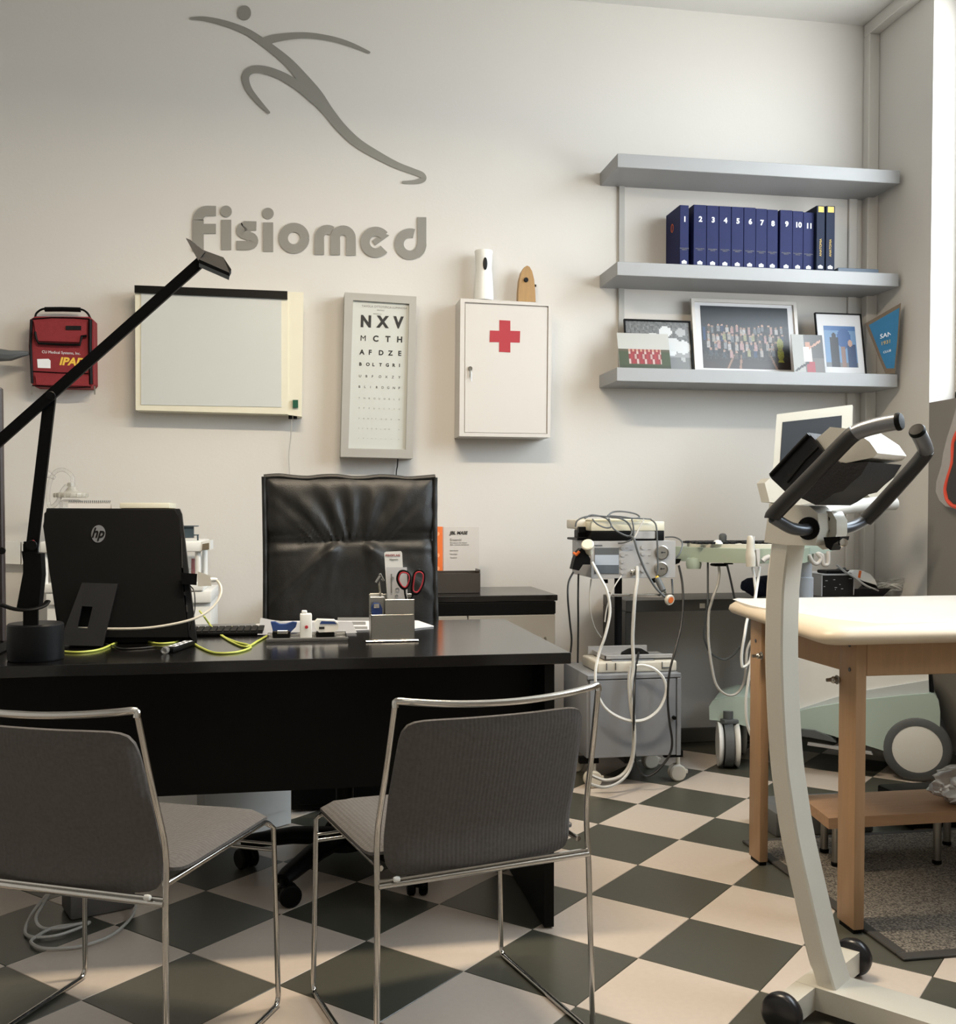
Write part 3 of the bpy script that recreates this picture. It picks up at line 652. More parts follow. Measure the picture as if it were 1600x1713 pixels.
# black pedestal seen under the desk and white bin unit
t = thing('drawer_pedestal', 'black drawer pedestal in the dark behind the swivel chair', 'cabinet', (.25, 4.17, 0))
obj('body', box((-.02, 4.0, .01), (.52, 4.33, .52), .002), M_black, t)
for k in range(3): obj('drawer', box((-.01, 3.99, .03+k*.16), (.51, 4.0, .18+k*.16), .002), M_black, t)
t = thing('white_cabinet', 'white box shaped unit standing on the floor under the left of the desk', 'cabinet', (-.28, 3.85, 0))
p0, p1 = V((-.33, 3.592, 0)), V((-.021, 3.851, 0)); dv = (p1-p0).normalized(); nv = V((-dv.y, dv.x, 0))
b = NB(); prism(b, [p0+V((0, 0, .004)), p1+V((0, 0, .004)), p1+nv*.3+V((0, 0, .004)), p0+nv*.3+V((0, 0, .004))], (0, 0, .5)); bevel_all(b, .012, 3)
obj('body', b, M_white, t, smooth=40)
b = NB(); prism(b, [p0+dv*.03-nv*.003+V((0, 0, .06)), p1-dv*.03-nv*.003+V((0, 0, .06)), p1-dv*.03+nv*.001+V((0, 0, .06)), p0+dv*.03+nv*.001+V((0, 0, .06))], (0, 0, .4)); obj('front_panel', b, M_white, t)
# ================================================================ STACKING CHAIRS
def make_chair(name, label, loc, rotz, w_, Lt=.52, grp='chrome framed gray chairs'):
    """local frame: origin = left front foot (seen from behind), +x to the right, -y towards the camera (chair back)."""
    t = thing(name, label, 'chair', loc, rotz, grp); R = .0062
    SH = .452
    for s, x in ((0, 0.0), (1, w_)):
        sg = -1 if s == 0 else 1
        fx = lambda k: x - sg*k
        pts = [(fx(.012), -.425, SH-.024), (fx(.012), -.02, SH-.018), (x, -.004, SH-.036), (x+sg*.008, 0, .006), (x+sg*.008, -.455, .006), (fx(-.002), -.445, .38), (fx(0), -.435, .50), (fx(.006), -.47, .62), (fx(.013), -.508, .775)]
        b = NB(); tube(b, fillet(pts[:3], .02, 4)+fillet(pts[2:6], .022, 4)[1:]+fillet(pts[5:], .05, 4)[1:], R, 10)
        obj('side_frame', b, M_chrome, t, world=False, smooth=True)
    b = NB(); top = [V((w_*k/12, -.512-.045*(1-(2*k/12-1)**2), .780-.028*(1-(2*k/12-1)**2))) for k in range(13)]
    top[0] = V((.013, -.508, .775)); top[-1] = V((w_-.013, -.508, .775))
    tp = [V((.013, -.508, .765))]+[V((.016, -.508, .777))]+[V((w_*k/12, -.51-.035*(1-(2*k/12-1)**2), .781-.016*(1-(2*k/12-1)**2))) for k in range(1, 12)]+[V((w_-.016, -.508, .777)), V((w_-.013, -.508, .765))]
    obj('top_rail', tube(b, tp, .0072, 10, smooth=4), M_chrome, t, world=False, smooth=True)
    obj('rear_crossbar', tube(NB(), [(0, -.447, .400), (w_, -.447, .400)], R, 10), M_chrome, t, world=False, smooth=True)
    obj('rear_crossbar', tube(NB(), [(0, -.446, .4095), (w_, -.446, .4095)], .0035, 8), M_chrome, t, world=False, smooth=True)
    obj('front_crossbar', tube(NB(), [(.0, -.004, .365), (w_, -.004, .365)], .0045, 10), M_chrome, t, world=False, smooth=True)
    obj('front_crossbar', tube(NB(), [(.0, -.010, .381), (w_, -.010, .381)], .0035, 10), M_chrome, t, world=False, smooth=True)
    # seat pad: slab with rolled front edge
    def pad(nx, ny, fn, th, name, m, RC=12):
        b = NB(); G = []
        for side in (1, -1):
            g = []
            for j in range(ny+1):
                row = []
                for i in range(nx+1):
                    u, v = i/nx*2-1, j/ny*2-1
                    # superellipse rounding of the corners
                    uu, vv = u, v
                    k = max(abs(u), abs(v)); q = (abs(u)**RC+abs(v)**RC)**(1/RC)
                    if q > 0: uu, vv = u*k/q, v*k/q
                    e = max(0, 1-k**10)**.5
                    c, n = fn(uu, vv); row.append(b.verts.new(c+n*side*th*(.25+.75*e)/2))
                g.append(row)
            G.append(g)
        for s_, g in enumerate(G):
            for j in range(ny):
                for i in range(nx):
                    f = (g[j][i], g[j][i+1], g[j+1][i+1], g[j+1][i]); b.faces.new(f if s_ == 0 else f[::-1])
        A_, B_ = G
        ring = [(0, i) for i in range(nx)]+[(j, nx) for j in range(ny)]+[(ny, i) for i in range(nx, 0, -1)]+[(j, 0) for j in range(ny, 0, -1)]
        for k in range(len(ring)):
            (j0, i0), (j1, i1) = ring[k], ring[(k+1) % len(ring)]
            b.faces.new((A_[j0][i0], A_[j1][i1], B_[j1][i1], B_[j0][i0]))
        return obj(name, b, m, t, world=False, smooth=60)
    def seatf(u, v):
        y = -.204+v*.200; z = SH+.006-.014*(1-u*u)*.6 - (max(0, v-.75)/.25)**2*.022 - (1-v)*.003
        return V((w_/2+u*(w_/2+.002), y, z+.004-.012*u**8)), V((0, 0, 1))
    pad(20, 20, seatf, .026, 'seat', M_fab)
    def backf(u, v):
        z = .569+v*.164; y = -.418 - max(0, (z-.48))*.31 - .028*(1-u*u)
        wv = w_/2-.026-(0.010 if v > 0 else 0)*v
        return V((w_/2+u*wv, y+.012, z)), V((0, 1, .3)).normalized()
    pad(20, 16, backf, .026, 'backrest', M_fab)
    for x in ((.035,) if w_ < .49 else (w_-.03,)):
        b = NB(); lathe(b, [(0, -.008), (.005, -.006), (.006, 0), (.005, .006), (0, .008)], (x, -.455, .4125), (1, 0, 0), 10); obj('fastener', b, M_white, t, world=False, smooth=True)
    return t
make_chair('visitor_chair', 'right hand chrome chair with gray ribbed seat, back turned to the camera', (.044, 2.481, 0), math.atan2(.123, .464), .480)
_a, _b = V((-.506, 2.652, 0)), V((-.051, 2.428, 0))
make_chair('visitor_chair', 'left hand chrome chair with gray ribbed seat, cut by the picture edge', _a, math.atan2(_b.y-_a.y, _b.x-_a.x), .507)
# ================================================================ SWIVEL CHAIR
t = thing('swivel_chair', 'high backed black leather swivel chair behind the desk', 'chair', (.15, 3.32, 0))
b = NB(); NX, NZ = 72, 84
ZB, ZT, HW, YBK = .60, 1.268, .305, 3.74
def wr(u, v):
    """front relief of the back (metres towards the camera). u -1..1, v 0..1"""
    e = min(1-abs(u), (1-v)*2.1, v*2.1); f = .030*(1-math.exp(-max(0, e)*14))
    cz = .655+.008*u
    d = v-cz
    f -= .006*math.exp(-(d/.016)**2)
    f -= .009*math.exp(-(d/.07)**2)
    if d > 0:
        k = max(0, d/.34)
        uu = u/(0.42+.75*k)
        f += .0085*math.sin(uu*19+1.2*math.sin(uu*5)+k*2)*math.exp(-((k-.45)/.33)**2)*math.exp(-(uu/.85)**4)
        f += .004*math.sin(uu*37+1)*math.exp(-(k/.3)**2)*(abs(u) < .6)
    else:
        k = -d/.6
        for s, a, am in ((-1, .50, .014), (-1, .95, .012), (1, .55, .013), (1, 1.0, .010), (-1, .15, .009), (1, .22, .009)):
            q = (u-s*.18)*s - a*k*1.5
            f += am*math.exp(-(q/.07)**2)*math.exp(-(k/.42)**2)*min(1, k*12)
        f -= .008*math.exp(-((k-.5)/.3)**2)*math.exp(-(u/.5)**2)
    f += .004*math.exp(-((d+.03+.02*abs(u))/.018)**2)*min(1, max(0, abs(u)-.45)*4) - .004*math.exp(-((d-.035)/.018)**2)*min(1, max(0, abs(u)-.5)*4)
    f += .004*noise.noise(V((u*3, v*4, 1.3)))+.0018*noise.noise(V((u*11, v*13, 5)))
    return f
fg, bg_ = [], []
for j in range(NZ+1):
    v = j/NZ; r1, r2 = [], []
    for i in range(NX+1):
        u = i/NX*2-1; z = ZB+(ZT-ZB)*v; hw = HW*(1-.012*math.sin(v*PI)) - max(0, v-.985)*.25
        x = .196+u*hw + .004*noise.noise(V((0, v*6, u))); y = YBK-.02+v*.055+.012*u*u*0
        r1.append(b.verts.new((x, y-wr(u, v), z))); r2.append(b.verts.new((x, y+.055+.012*(1-u*u), z-.004)))
    fg.append(r1); bg_.append(r2)
for g, s_ in ((fg, 1), (bg_, -1)):
    for j in range(NZ):
        for i in range(NX):
            f = (g[j][i], g[j][i+1], g[j+1][i+1], g[j+1][i]); b.faces.new(f)
for j in range(NZ):
    b.faces.new((fg[j][0], fg[j+1][0], bg_[j+1][0], bg_[j][0])); b.faces.new((fg[j][NX], bg_[j][NX], bg_[j+1][NX], fg[j+1][NX]))
for i in range(NX):
    b.faces.new((fg[0][i], bg_[0][i], bg_[0][i+1], fg[0][i+1])); b.faces.new((fg[NZ][i], fg[NZ][i+1], bg_[NZ][i+1], bg_[NZ][i]))
bk = obj('backrest', b, M_leather, t, smooth=50)
for s in (-1, 1):
    b = NB(); tube(b, [(.196+s*HW*(1-.012*math.sin(v/20*PI)), YBK-.008+v/20*.055-.018+.004*math.sin(v*2.1), ZB+.01+(ZT-ZB-.012)*v/20) for v in range(21)], .0085, 8); obj('side_piping', b, M_leather, bk, smooth=True)
b = NB(); tube(b, [(.196+HW*(k/12*2-1), YBK+.030, ZT-.004+.004*math.sin(k*1.7)) for k in range(13)], .010, 8, smooth=3); obj('top_piping', b, M_leather, bk, smooth=True)
b = bx(NB(), (-.09, 3.12, .43), (.48, 3.70, .53), .04, 4); obj('seat', b, M_leather, t, smooth=60)
for s in (-1, 1):
    x = .196+s*.262; b = NB(); tube(b, [(x, 3.60, .50), (x, 3.58, .66), (x, 3.48, .70), (x, 3.25, .70), (x, 3.2, .60), (x, 3.25, .50)], .018, 8, smooth=5); obj('armrest', b, M_plas, t, smooth=True)
cxh, cyh = .15, 3.32
obj('column', lathe(NB(), [(0, .08), (.045, .08), (.045, .13), (.028, .14), (.028, .43), (0, .43)], (cxh, cyh, 0)), M_plas, t, smooth=40)
b = NB(); lathe(b, [(0, .075), (.06, .075), (.06, .125), (.03, .135), (0, .135)], (cxh, cyh, 0), (0, 0, 1), 20); base = obj('star_base', b, M_plas, t, smooth=40)
for k in range(5):
    a = math.radians(-53+72*k); dx, dy = math.cos(a), math.sin(a); L = .335
    b = NB(); tube(b, [(cxh, cyh, .112), (cxh+dx*L*.5, cyh+dy*L*.5, .108), (cxh+dx*L*.9, cyh+dy*L*.9, .085), (cxh+dx*L, cyh+dy*L, .078)], .03, 10, radii=[.038, .036, .030, .024], flat=.75)
    obj('base_arm', b, M_plas, t, smooth=True)
    c = V((cxh+dx*L, cyh+dy*L, 0)); ax = V((math.cos(a+.9), math.sin(a+.9), 0)); w = V((-ax.y, ax.x, 0))
    b = NB()
    for s in (-1, 1): cyl(b, c+w*.018+ax*(s*.006)+V((0, 0, .033)), c+w*.018+ax*(s*.030)+V((0, 0, .033)), .033, 18, .005)
    cyl(b, c+V((0, 0, .03)), c+V((0, 0, .08)), .006, 8); bx(b, c+V((-.008, -.008, .045)), c+V((.008, .008, .062)), .003)
    obj('caster', b, M_plas, t, smooth=40)
# ================================================================ DESK LAMP
LB = atz(54, 1108, DZ); lx, ly = LB.x-.004, LB.y+.055
t = thing('desk_lamp', 'black counterbalanced desk lamp with a long slanted arm', 'lamp', (lx, ly, DZ))
zb = DZ+.001
b = NB(); hb = at(54, 1046, ly-.05).z-DZ; lathe(b, [(0, 0), (.066, 0), (.068, .004), (.068, hb-.004), (.064, hb), (0, hb)], (lx, ly, zb), (0, 0, 1), 36); obj('base', b, M_plasg, t, smooth=40)
YLP = ly-.060
def bar(bm, p, q, w, th=.012):
    p, q = V(p), V(q); d = (q-p).normalized(); n = V((d.z, 0, -d.x)).normalized()*(w/2); dy = V((0, th, 0))
    return hexa(bm, [p-n, q-n, q+n, p+n]+[p-n+dy, q-n+dy, q+n+dy, p+n+dy])
L_ = lambda x, y, Y=YLP: at(x, y, Y)
S_ = 2.85/1748
b = NB(); bar(b, L_(51, 1104), L_(51, 906), 20*S_, .014); bar(b, L_(40, 1100, YLP-.001), L_(40, 910, YLP-.001), 2.5*S_, .010); obj('upright', bevel_all(b, .0015, 1), M_plas, t)
b = NB(); bar(b, L_(53, 915, YLP-.014), L_(83, 662, YLP-.014), 17*S_, .013); obj('lower_arm', bevel_all(b, .0015, 1), M_plas, t)
b = NB(); bar(b, L_(-190, 904, YLP-.029), L_(336, 437, YLP-.029), 15.5*S_, .013); ua = obj('upper_arm', bevel_all(b, .0015, 1), M_plas, t)
for (x, y, r) in ((53, 912, 8), (85, 662, 7)):
    b = NB(); cyl(b, L_(x, y, YLP+.003), L_(x, y, YLP-.034), r*S_, 20, .002); obj('joint', b, M_plas, t, smooth=40)
b = NB(); cyl(b, L_(56, 905, YLP-.029), L_(56, 905, YLP-.032), .003, 8); obj('red_stud', b, M_cross, t)
b = NB(); prism(b, [L_(x, y, YLP-.004) for x, y in [(36, 922), (68, 926), (70, 962), (64, 1020), (27, 1020), (40, 950)]], (0, .045, 0)); bevel_all(b, .004, 2); obj('lower_counterweight', b, M_plas, t)
b = NB(); tube(b, [L_(x, y, Y) for x, y, Y in [(-30, 1000, YLP-.01), (0, 1011, YLP-.03), (25, 1019, YLP-.04), (50, 1020, YLP-.035), (72, 1014, YLP-.01), (80, 1006, YLP+.01)]], .0085, 8, smooth=4, flat=.55); obj('curved_counterweight', b, M_plas, t, smooth=True)
b = NB(); bx(b, L_(-230, 925, YLP-.05), L_(-150, 865, YLP), .004); obj('upper_counterweight', b, M_plas, ua)
# head: thin tray seen from below and behind
h = [L_(311, 397, YLP-.075), L_(330, 432, YLP-.075)]
b = NB(); P = [L_(312, 399, YLP-.02), L_(330, 437, YLP-.10), L_(384, 467, YLP-.10), L_(374, 436, YLP+.03)]
tp = [L_(333, 417, YLP+.0)]
hd = [L_(310, 398, YLP-.06), L_(318, 401, YLP-.01), L_(336, 418, YLP+.0), L_(331, 436, YLP-.09)]
prism(b, [L_(311, 398, YLP-.05), L_(318, 401, YLP-.02), L_(343, 421, YLP-.02), L_(332, 436, YLP-.06)], (0, .012, .0)); obj('head_fin', bevel_all(b, .001, 1), M_plas, ua)
b = NB(); prism(b, [L_(330, 421, YLP+.03), L_(374, 437, YLP+.03), L_(387, 457, YLP-.05), L_(384, 463, YLP-.06), L_(334, 441, YLP-.06)], (.0, .0, .010)); obj('lamp_head', bevel_all(b, .001, 1), M_plas, ua)
b = NB(); prism(b, [L_(333, 440, YLP-.062), L_(384, 462, YLP-.062), L_(383, 468, YLP-.060), L_(333, 446, YLP-.060)], (0, .004, 0)); obj('head_rim', b, M_rub, ua)
# dark upright slab at the picture edge
t = thing('dark_screen', 'dark upright screen edge at the far left of the desk', 'screen', (at(-8, 1080, 2.95).x, 2.95, DZ))
a = at(3.5, 648, 2.95); obj('panel', box((a.x-.03, 2.94, DZ+.03), (a.x, 2.965, a.z), .004), mat('dark_brown_plastic', (38, 28, 26), .5, noise_scale=20), t)
obj('stand', box((a.x-.10, 2.90, DZ+.0005), (a.x-.006, 3.05, DZ+.032), .004), M_plas, t)
b = NB(); cyl(b, at(3, 921, 2.935), at(3, 921, 2.925), .010, 12, .002); obj('knob', b, M_plas, t)
# ================================================================ ALL IN ONE COMPUTER (seen from behind)
PB = 3.08
t = thing('computer', 'black all in one computer seen from behind with a round logo', 'computer', (-.45, 3.15, DZ))
def rowd(y): return PB + (1070-y)*.00055     # back face leans away upwards
out = [(76, 858), (84, 853), (296, 853), (303, 862), (314, 960), (327, 1072), (105, 1068), (96, 1035), (82, 950), (73, 880)]
fr_ = [at(x, y, rowd(y)) for x, y in [(80, 853), (292, 853), (300, 866), (303, 950), (315, 1066), (110, 1066), (97, 1030), (83, 960), (73, 885), (74, 859)]]
for v in fr_: v.z = max(v.z, DZ+.001)
b = NB(); prism(b, fr_, (0, .035, .0)); bevel_all(b, .006, 2); sh = obj('rear_shell', b, M_plas, t, smooth=40)
sc = [at(x, y, rowd(y)+.035) for x, y in [(78, 850), (300, 851), (304, 860), (329, 1076), (100, 1076), (72, 880)]]
for v in sc: v.z = max(v.z, DZ+.001)
b = NB(); prism(b, sc, (0, .022, .0)); bevel_all(b, .004, 2); obj('screen_bezel', b, M_plasg, t, smooth=40)
b = NB(); hexa(b, [at(x, y, rowd(y)+.006) for x, y in [(299, 862), (303, 868), (328, 1074), (316, 1064)]]+[at(x, y, rowd(y)+.034) for x, y in [(299, 862), (303, 868), (328, 1074), (316, 1064)]]); obj('side_vent_panel', b, M_plasg, t)
for (x0, y0, x1, y1) in ((307, 990, 310, 996), (311, 1012, 314, 1024), (303, 900, 305, 950)):
    b = NB(); hexa(b, [at(x, y, rowd(y)+.003) for x, y in [(x0, y0), (x1, y0), (x1+1, y1), (x0+1, y1)]]+[at(x, y, rowd(y)+.012) for x, y in [(x0, y0), (x1, y0), (x1+1, y1), (x0+1, y1)]]); obj('port', b, M_ink, t)
# logo
c = at(164.5, 893, rowd(893)-.002); ux = V((1, 0, 0)); uy = V((0, .32, 1)).normalized()
b = NB(); ring = [c+ux*(.0195*math.cos(k*PI/16))+uy*(.0265*math.sin(k*PI/16)) for k in range(32)]; prism(b, ring, (0, .004, 0)); lgo = obj('logo_disc', b, mat('logo_silver', (118, 120, 124), .35, .4, noise_scale=20), t)
text('logo_letters', 'hp', .042, M_plas, lgo, c+ux*-.0185+uy*-.0105+V((0, -.0012, 0)), ux, uy, .0006, bold=.0008, shear=.28, xs=.82)
# stand
st = [(137, 975), (197, 977), (186, 1030), (172, 1080), (97, 1078), (118, 1035)]; ho = [(137, 1014), (155, 1015), (146, 1052), (129, 1051)]
def sd(y): return PB+.03-(y-975)*.0009
b = NB(); of = [at(x, y, sd(y)) for x, y in [(137, 975), (197, 977), (172, 1081), (98, 1079)]]; hf = [at(x, y, sd(y)) for x, y in ho]
for i in range(4):
    j = (i+1) % 4; hexa(b, [of[i], of[j], hf[j], hf[i]]+[v+V((0, .012, 0)) for v in (of[i], of[j], hf[j], hf[i])])
zmin = min(v.co.z for v in b.verts)
for v in b.verts:
    if v.co.z < DZ+.002: v.co.z = DZ+.001
obj('stand', b, M_plasg, t)
zf = at(320, 1076, rowd(1076)+.045)
b = NB(); bx(b, (at(110, 1070, PB).x, PB+.035, DZ+.0005), (at(322, 1076, PB).x, PB+.10, DZ+.016), .003); obj('bottom_foot', b, M_plasg, t)
b = NB(); hexa(b, [at(x, y, PB+.03) for x, y in [(302, 958), (330, 960), (329, 979), (304, 977)]]+[at(x, y, PB+.05) for x, y in [(302, 958), (330, 960), (329, 979), (304, 977)]]); cp = obj('cable_plug', bevel_all(b, .002, 1), M_plas, t)
t = thing('monitor_cable', 'pale video cable with a beige plug curving behind the computer', 'cable', at(345, 970, PB+.04))
b = NB(); hexa(b, [at(x, y, PB+.030) for x, y in [(331, 956), (352, 963), (354, 980), (331, 981)]]+[at(x, y, PB+.048) for x, y in [(331, 956), (352, 963), (354, 980), (331, 981)]]); obj('plug', bevel_all(b, .003, 2), M_beige, t)
PC_ = [at(352, 971, PB+.04), at(361, 970, PB+.04), at(369, 980, PB+.02), at(369, 995, PB), at(356, 1016, PB-.02), at(330, 1033, PB-.04), at(290, 1044, PB-.05), at(240, 1051, PB-.05), at(180, 1052, PB-.03), at(150, 1051, PB-.0), at(120, 1050, PB+.02)]
obj('cord', tube(NB(), PC_, .0036, 8, smooth=6), M_beige, t, smooth=True)
b = NB(); lathe(b, [(0, -.012), (.006, -.012), (.007, -.004), (.005, .01), (0, .01)], at(358, 970, PB+.04), (1, 0, 0), 12); obj('strain_relief', b, M_white, t, smooth=40)
def desk(x, y, dz=.003): return atz(x, y, DZ+dz)
cable('network_cable', [desk(96, 1089), desk(130, 1091), desk(165, 1087), desk(190, 1077), desk(212, 1067), desk(230, 1068), desk(260, 1076), desk(290, 1075), desk(312, 1070), desk(335, 1083), desk(360, 1092), desk(395, 1091), desk(418, 1084), desk(415, 1079), desk(392, 1073), desk(372, 1063), desk(374, 1052), desk(390, 1049), desk(420, 1052), desk(450, 1056)], .0032, M_ycab, sm=8, label='lime green network cable winding across the desk', cat='cable')
cable('patch_cable', [at(334, 1022, 3.55), at(342, 1032, 3.5), desk(352, 1046), desk(366, 1060), desk(388, 1074), desk(412, 1082), desk(432, 1072), desk(447, 1064), desk(460, 1058)], .0032, M_ycab, sm=8, label='second lime green cable dropping from behind the computer to the small tray', cat='cable')
cable('black_wire', [at(318, 980, PB+.03), at(325, 990, PB), at(326, 1020, PB-.01), at(320, 1045, PB-.02), desk(314, 1068), desk(300, 1083)], .0018, M_bcab, sm=6, label='thin black cord hanging from the computer port', cat='cable')
cable('black_wire', [desk(170, 1075), desk(190, 1081), desk(205, 1085), desk(235, 1084), desk(262, 1082), desk(285, 1086)], .002, M_bcab, label='thin black cord leading over the desk to the card reader', cat='cable')
# card reader with four icons
c0, c1 = desk(280, 1092, .001), desk(345, 1070, .001); d = (c1-c0).normalized(); n = V((-d.y, d.x, 0)); Lh = .16
t = thing('card_reader', 'black usb hub with four white icons on the front of the desk', 'usb hub', c0)
M = Matrix(((d.x, n.x, 0, c0.x), (d.y, n.y, 0, c0.y), (0, 0, 1, c0.z), (0, 0, 0, 1)))
rs = thing  # noqa
b = NB(); bx(b, (0, -.017, 0), (Lh, .017, .013), .003, 2, M); obj('case', b, M_plas, t, smooth=40)
for k in range(4):
    b = NB(); x0 = .030+k*.033
    bx(b, (x0, -.011, .0131), (x0+.024, .011, .0137), 0, 1, M); ic = obj('icon', b, M_inkw, t)
    b = NB(); bx(b, (x0+.007, -.006, .0138), (x0+.017, .004, .0142), 0, 1, M); obj('icon_mark', b, M_plas, ic)
b = NB(); lathe(b, [(0, 0), (.009, .001), (.011, .008), (.008, .02), (0, .021)], M @ V((-.004, 0, .009)), -d, 14); obj('end_cap', b, M_clear, t, smooth=40)
# keyboard
t = thing('keyboard', 'black keyboard lying behind the computer', 'keyboard', desk(350, 1052, 0))
k0, k1 = desk(325, 1066, 0), desk(430, 1066, 0)
b = box((k0.x-.05, 3.24, DZ+.0005), (k1.x+.015, 3.40, DZ+.012), .004, 2); obj('body', b, M_plas, t, smooth=40)
b = NB()
for r in range(5):
    for k in range(12): bx(b, (k0.x-.04+k*.0205, 3.252+r*.028, DZ+.012), (k0.x-.022+k*.0205, 3.274+r*.028, DZ+.016), .0015)
o = obj('keys', b, M_plas, t)
# papers
for nm, lbl, pts, dz in (('paper_stack', 'white papers fanned out on the desk behind the pen holder', [(427, 1046), (470, 1037), (560, 1033), (655, 1031), (700, 1040), (726, 1049), (690, 1053), (640, 1054), (560, 1057), (462, 1057), (440, 1053)], .001),):
    t = thing(nm, lbl, 'paper', desk(570, 1050, 0))
    b = NB(); P = [desk(x, y, 0) for x, y in pts]; P = [V((p.x, min(p.y, 3.62), DZ+.001)) for p in P]; prism(b, P, (0, 0, .003)); obj('sheets', b, M_paper, t)
    b = NB(); g = []
    for j in range(5):
        for i in range(9):
            u, v = i/8, j/4; p = V((-.115+u*.30, 3.22+v*.30, DZ+.0045+.012*max(0, .5-u)**2*6*v+.004*v)); g.append(b.verts.new(p))
    for j in range(4):
        for i in range(8): b.faces.new((g[j*9+i], g[j*9+i+1], g[j*9+i+10], g[j*9+i+9]))
    bmesh.ops.solidify(b, geom=b.faces[:], thickness=.0006); obj('curled_sheet', b, M_paper, t, smooth=True)
    b = NB(); 
    for (x0, y0, x1, y1) in ((565, 1033, 640, 1038), (568, 1040, 612, 1045), (582, 1048, 615, 1052)):
        prism(b, [desk(x0, y1, .0046), desk(x1, y1, .0046), desk(x1, y0, .0046), desk(x0, y0, .0046)], (0, 0, .0004))
    obj('gray_print', b, M_inkg, t)
# tray with staplers
A0, A1 = desk(447, 1074, 0), desk(580, 1068, 0)
x0, x1, y0, y1 = A0.x, A1.x, 3.055, 3.20
t = thing('metal_tray', 'small polished metal tray on the desk', 'tray', ((x0+x1)/2, (y0+y1)/2, DZ))
b = NB(); bx(b, (x0, y0, DZ+.001), (x1, y1, DZ+.004)); obj('plate', b, M_chrome, t)
b = NB(); R4 = [(x0, y0), (x1, y0), (x1, y1), (x0, y1)]; tube(b, [(x, y, DZ+.009) for x, y in R4], .0035, 8, True)
for i in range(4):
    j = (i+1) % 4; a, c = R4[i], R4[j]; hexa(b, [(a[0], a[1], DZ+.002), (c[0], c[1], DZ+.002), (c[0], c[1], DZ+.01), (a[0], a[1], DZ+.01)]+[((p[0]*.97+.03*(x0+x1)/2), p[1]*.97+.03*(y0+y1)/2, z) for p, z in ((a, DZ+.002), (c, DZ+.002), (c, DZ+.009), (a, DZ+.009))])
obj('rim', b, M_chrome, t)
on = onY(3.12, 512, 1060)
z0 = DZ+.0045
p = on(474, 1060); t = thing('stapler', 'blue stapler lying on the left of the metal tray', 'stapler', (p.x, 3.12, z0))
b = NB(); prism(b, [on(x, y) for x, y in [(453, 1041), (460, 1041), (468, 1045), (478, 1045), (490, 1041), (497, 1042), (495, 1049), (488, 1056), (484, 1061), (458, 1061)]], (0, .03, 0)); bevel_all(b, .003, 2); obj('handle', b, M_bluep, t, smooth=40)
b = NB(); bx(b, (on(456, 1060).x, 3.116, z0), (on(486, 1060).x, 3.154, z0+.022), .003); obj('base', b, M_plas, t)
b = NB(); bx(b, (on(464, 1060).x, 3.112, z0+.014), (on(482, 1060).x, 3.118, z0+.024), .001); obj('jaw', b, M_chrome, t)
p = on(512, 1060); t = thing('white_staple_remover', 'upright white device with a red button on the metal tray', 'device', (p.x, 3.12, z0))
b = NB(); bx(b, (on(502, 0).x, 3.10, z0), (on(522, 0).x, 3.135, on(0, 1026).z), .004, 2); bx(b, (on(505, 0).x, 3.105, on(0, 1026).z-.005), (on(514, 0).x, 3.13, on(0, 1021).z), .002, 1); obj('body', b, M_white, t, smooth=40)
b = NB(); cyl(b, at(513, 1049, 3.10), at(513, 1049, 3.095), .005, 12, .001); obj('button', b, M_cross, t)
p = on(545, 1060); t = thing('hole_punch', 'white and blue rounded gadget on the right of the metal tray', 'device', (p.x, 3.13, z0))
b = NB(); prism(b, [on(x, y) for x, y in [(526, 1042), (531, 1037), (560, 1038), (566, 1043), (566, 1053), (560, 1057), (534, 1058), (527, 1050)]], (0, .045, 0)); bevel_all(b, .007, 3); obj('body', b, M_white, t, smooth=50)
b = NB(); prism(b, [on(x, y)+V((0, -.001, 0)) for x, y in [(535, 1044), (538, 1039), (560, 1040), (564, 1044)]], (0, .047, .002)); bevel_all(b, .003, 2); obj('blue_lid', b, M_bluep, t, smooth=50)
b = NB(); bx(b, (on(534, 0).x, 3.117, on(0, 1053).z), (on(543, 0).x, 3.121, on(0, 1049).z)); obj('slot', b, M_ink, t)
b = NB(); bx(b, (on(529, 0).x, 3.125, z0), (on(560, 0).x, 3.165, z0+.014), .002); obj('base', b, M_plas, t)
# desk organiser
YO = 3.02
O_ = onY(YO, 660, 1040)
t = thing('desk_organiser', 'polished metal pen holder with stepped compartments', 'pen holder', (O_(655, 0).x, YO+.04, DZ))
b = NB(); xa, xb_ = O_(611, 0).x, O_(700, 0).x; bx(b, (xa, YO-.015, DZ+.001), (xb_, YO+.10, DZ+.006), .002); obj('base_plate', b, M_chrome, t)
x0, x1, xm = O_(621, 0).x, O_(694, 0).x, O_(645, 0).x; zl, zh = O_(0, 1028).z, O_(0, 1003).z; th = .0025
b = NB()
bx(b, (x0, YO, DZ+.006), (x1, YO+th, zl), .0008); bx(b, (xm, YO+.0, zl), (x1, YO+th, zh), .0008)
obj('front_panel', b, M_steel, t)
b = NB(); bx(b, (x0, YO+.08, DZ+.006), (x1, YO+.08+th, zh+.01), .0008); bx(b, (x0, YO, DZ+.006), (x0+th, YO+.08, zl), .0008); bx(b, (x1-th, YO, DZ+.006), (x1, YO+.08, zh), .0008)
bx(b, (xm, YO+.003, DZ+.006), (xm+th, YO+.08, zh), .0008); bx(b, (x0, YO+.04, DZ+.006), (xm, YO+.04+th, O_(0, 1000).z), .0008)
obj('side_walls', b, M_steel, t)
def Oq(pts, Y): return [O_(x, y, Y) for x, y in pts]
zc = DZ+.008
t = thing('ruler_card', 'tall white printed card standing in the pen holder', 'card', (O_(662, 0).x, YO+.065, zc))
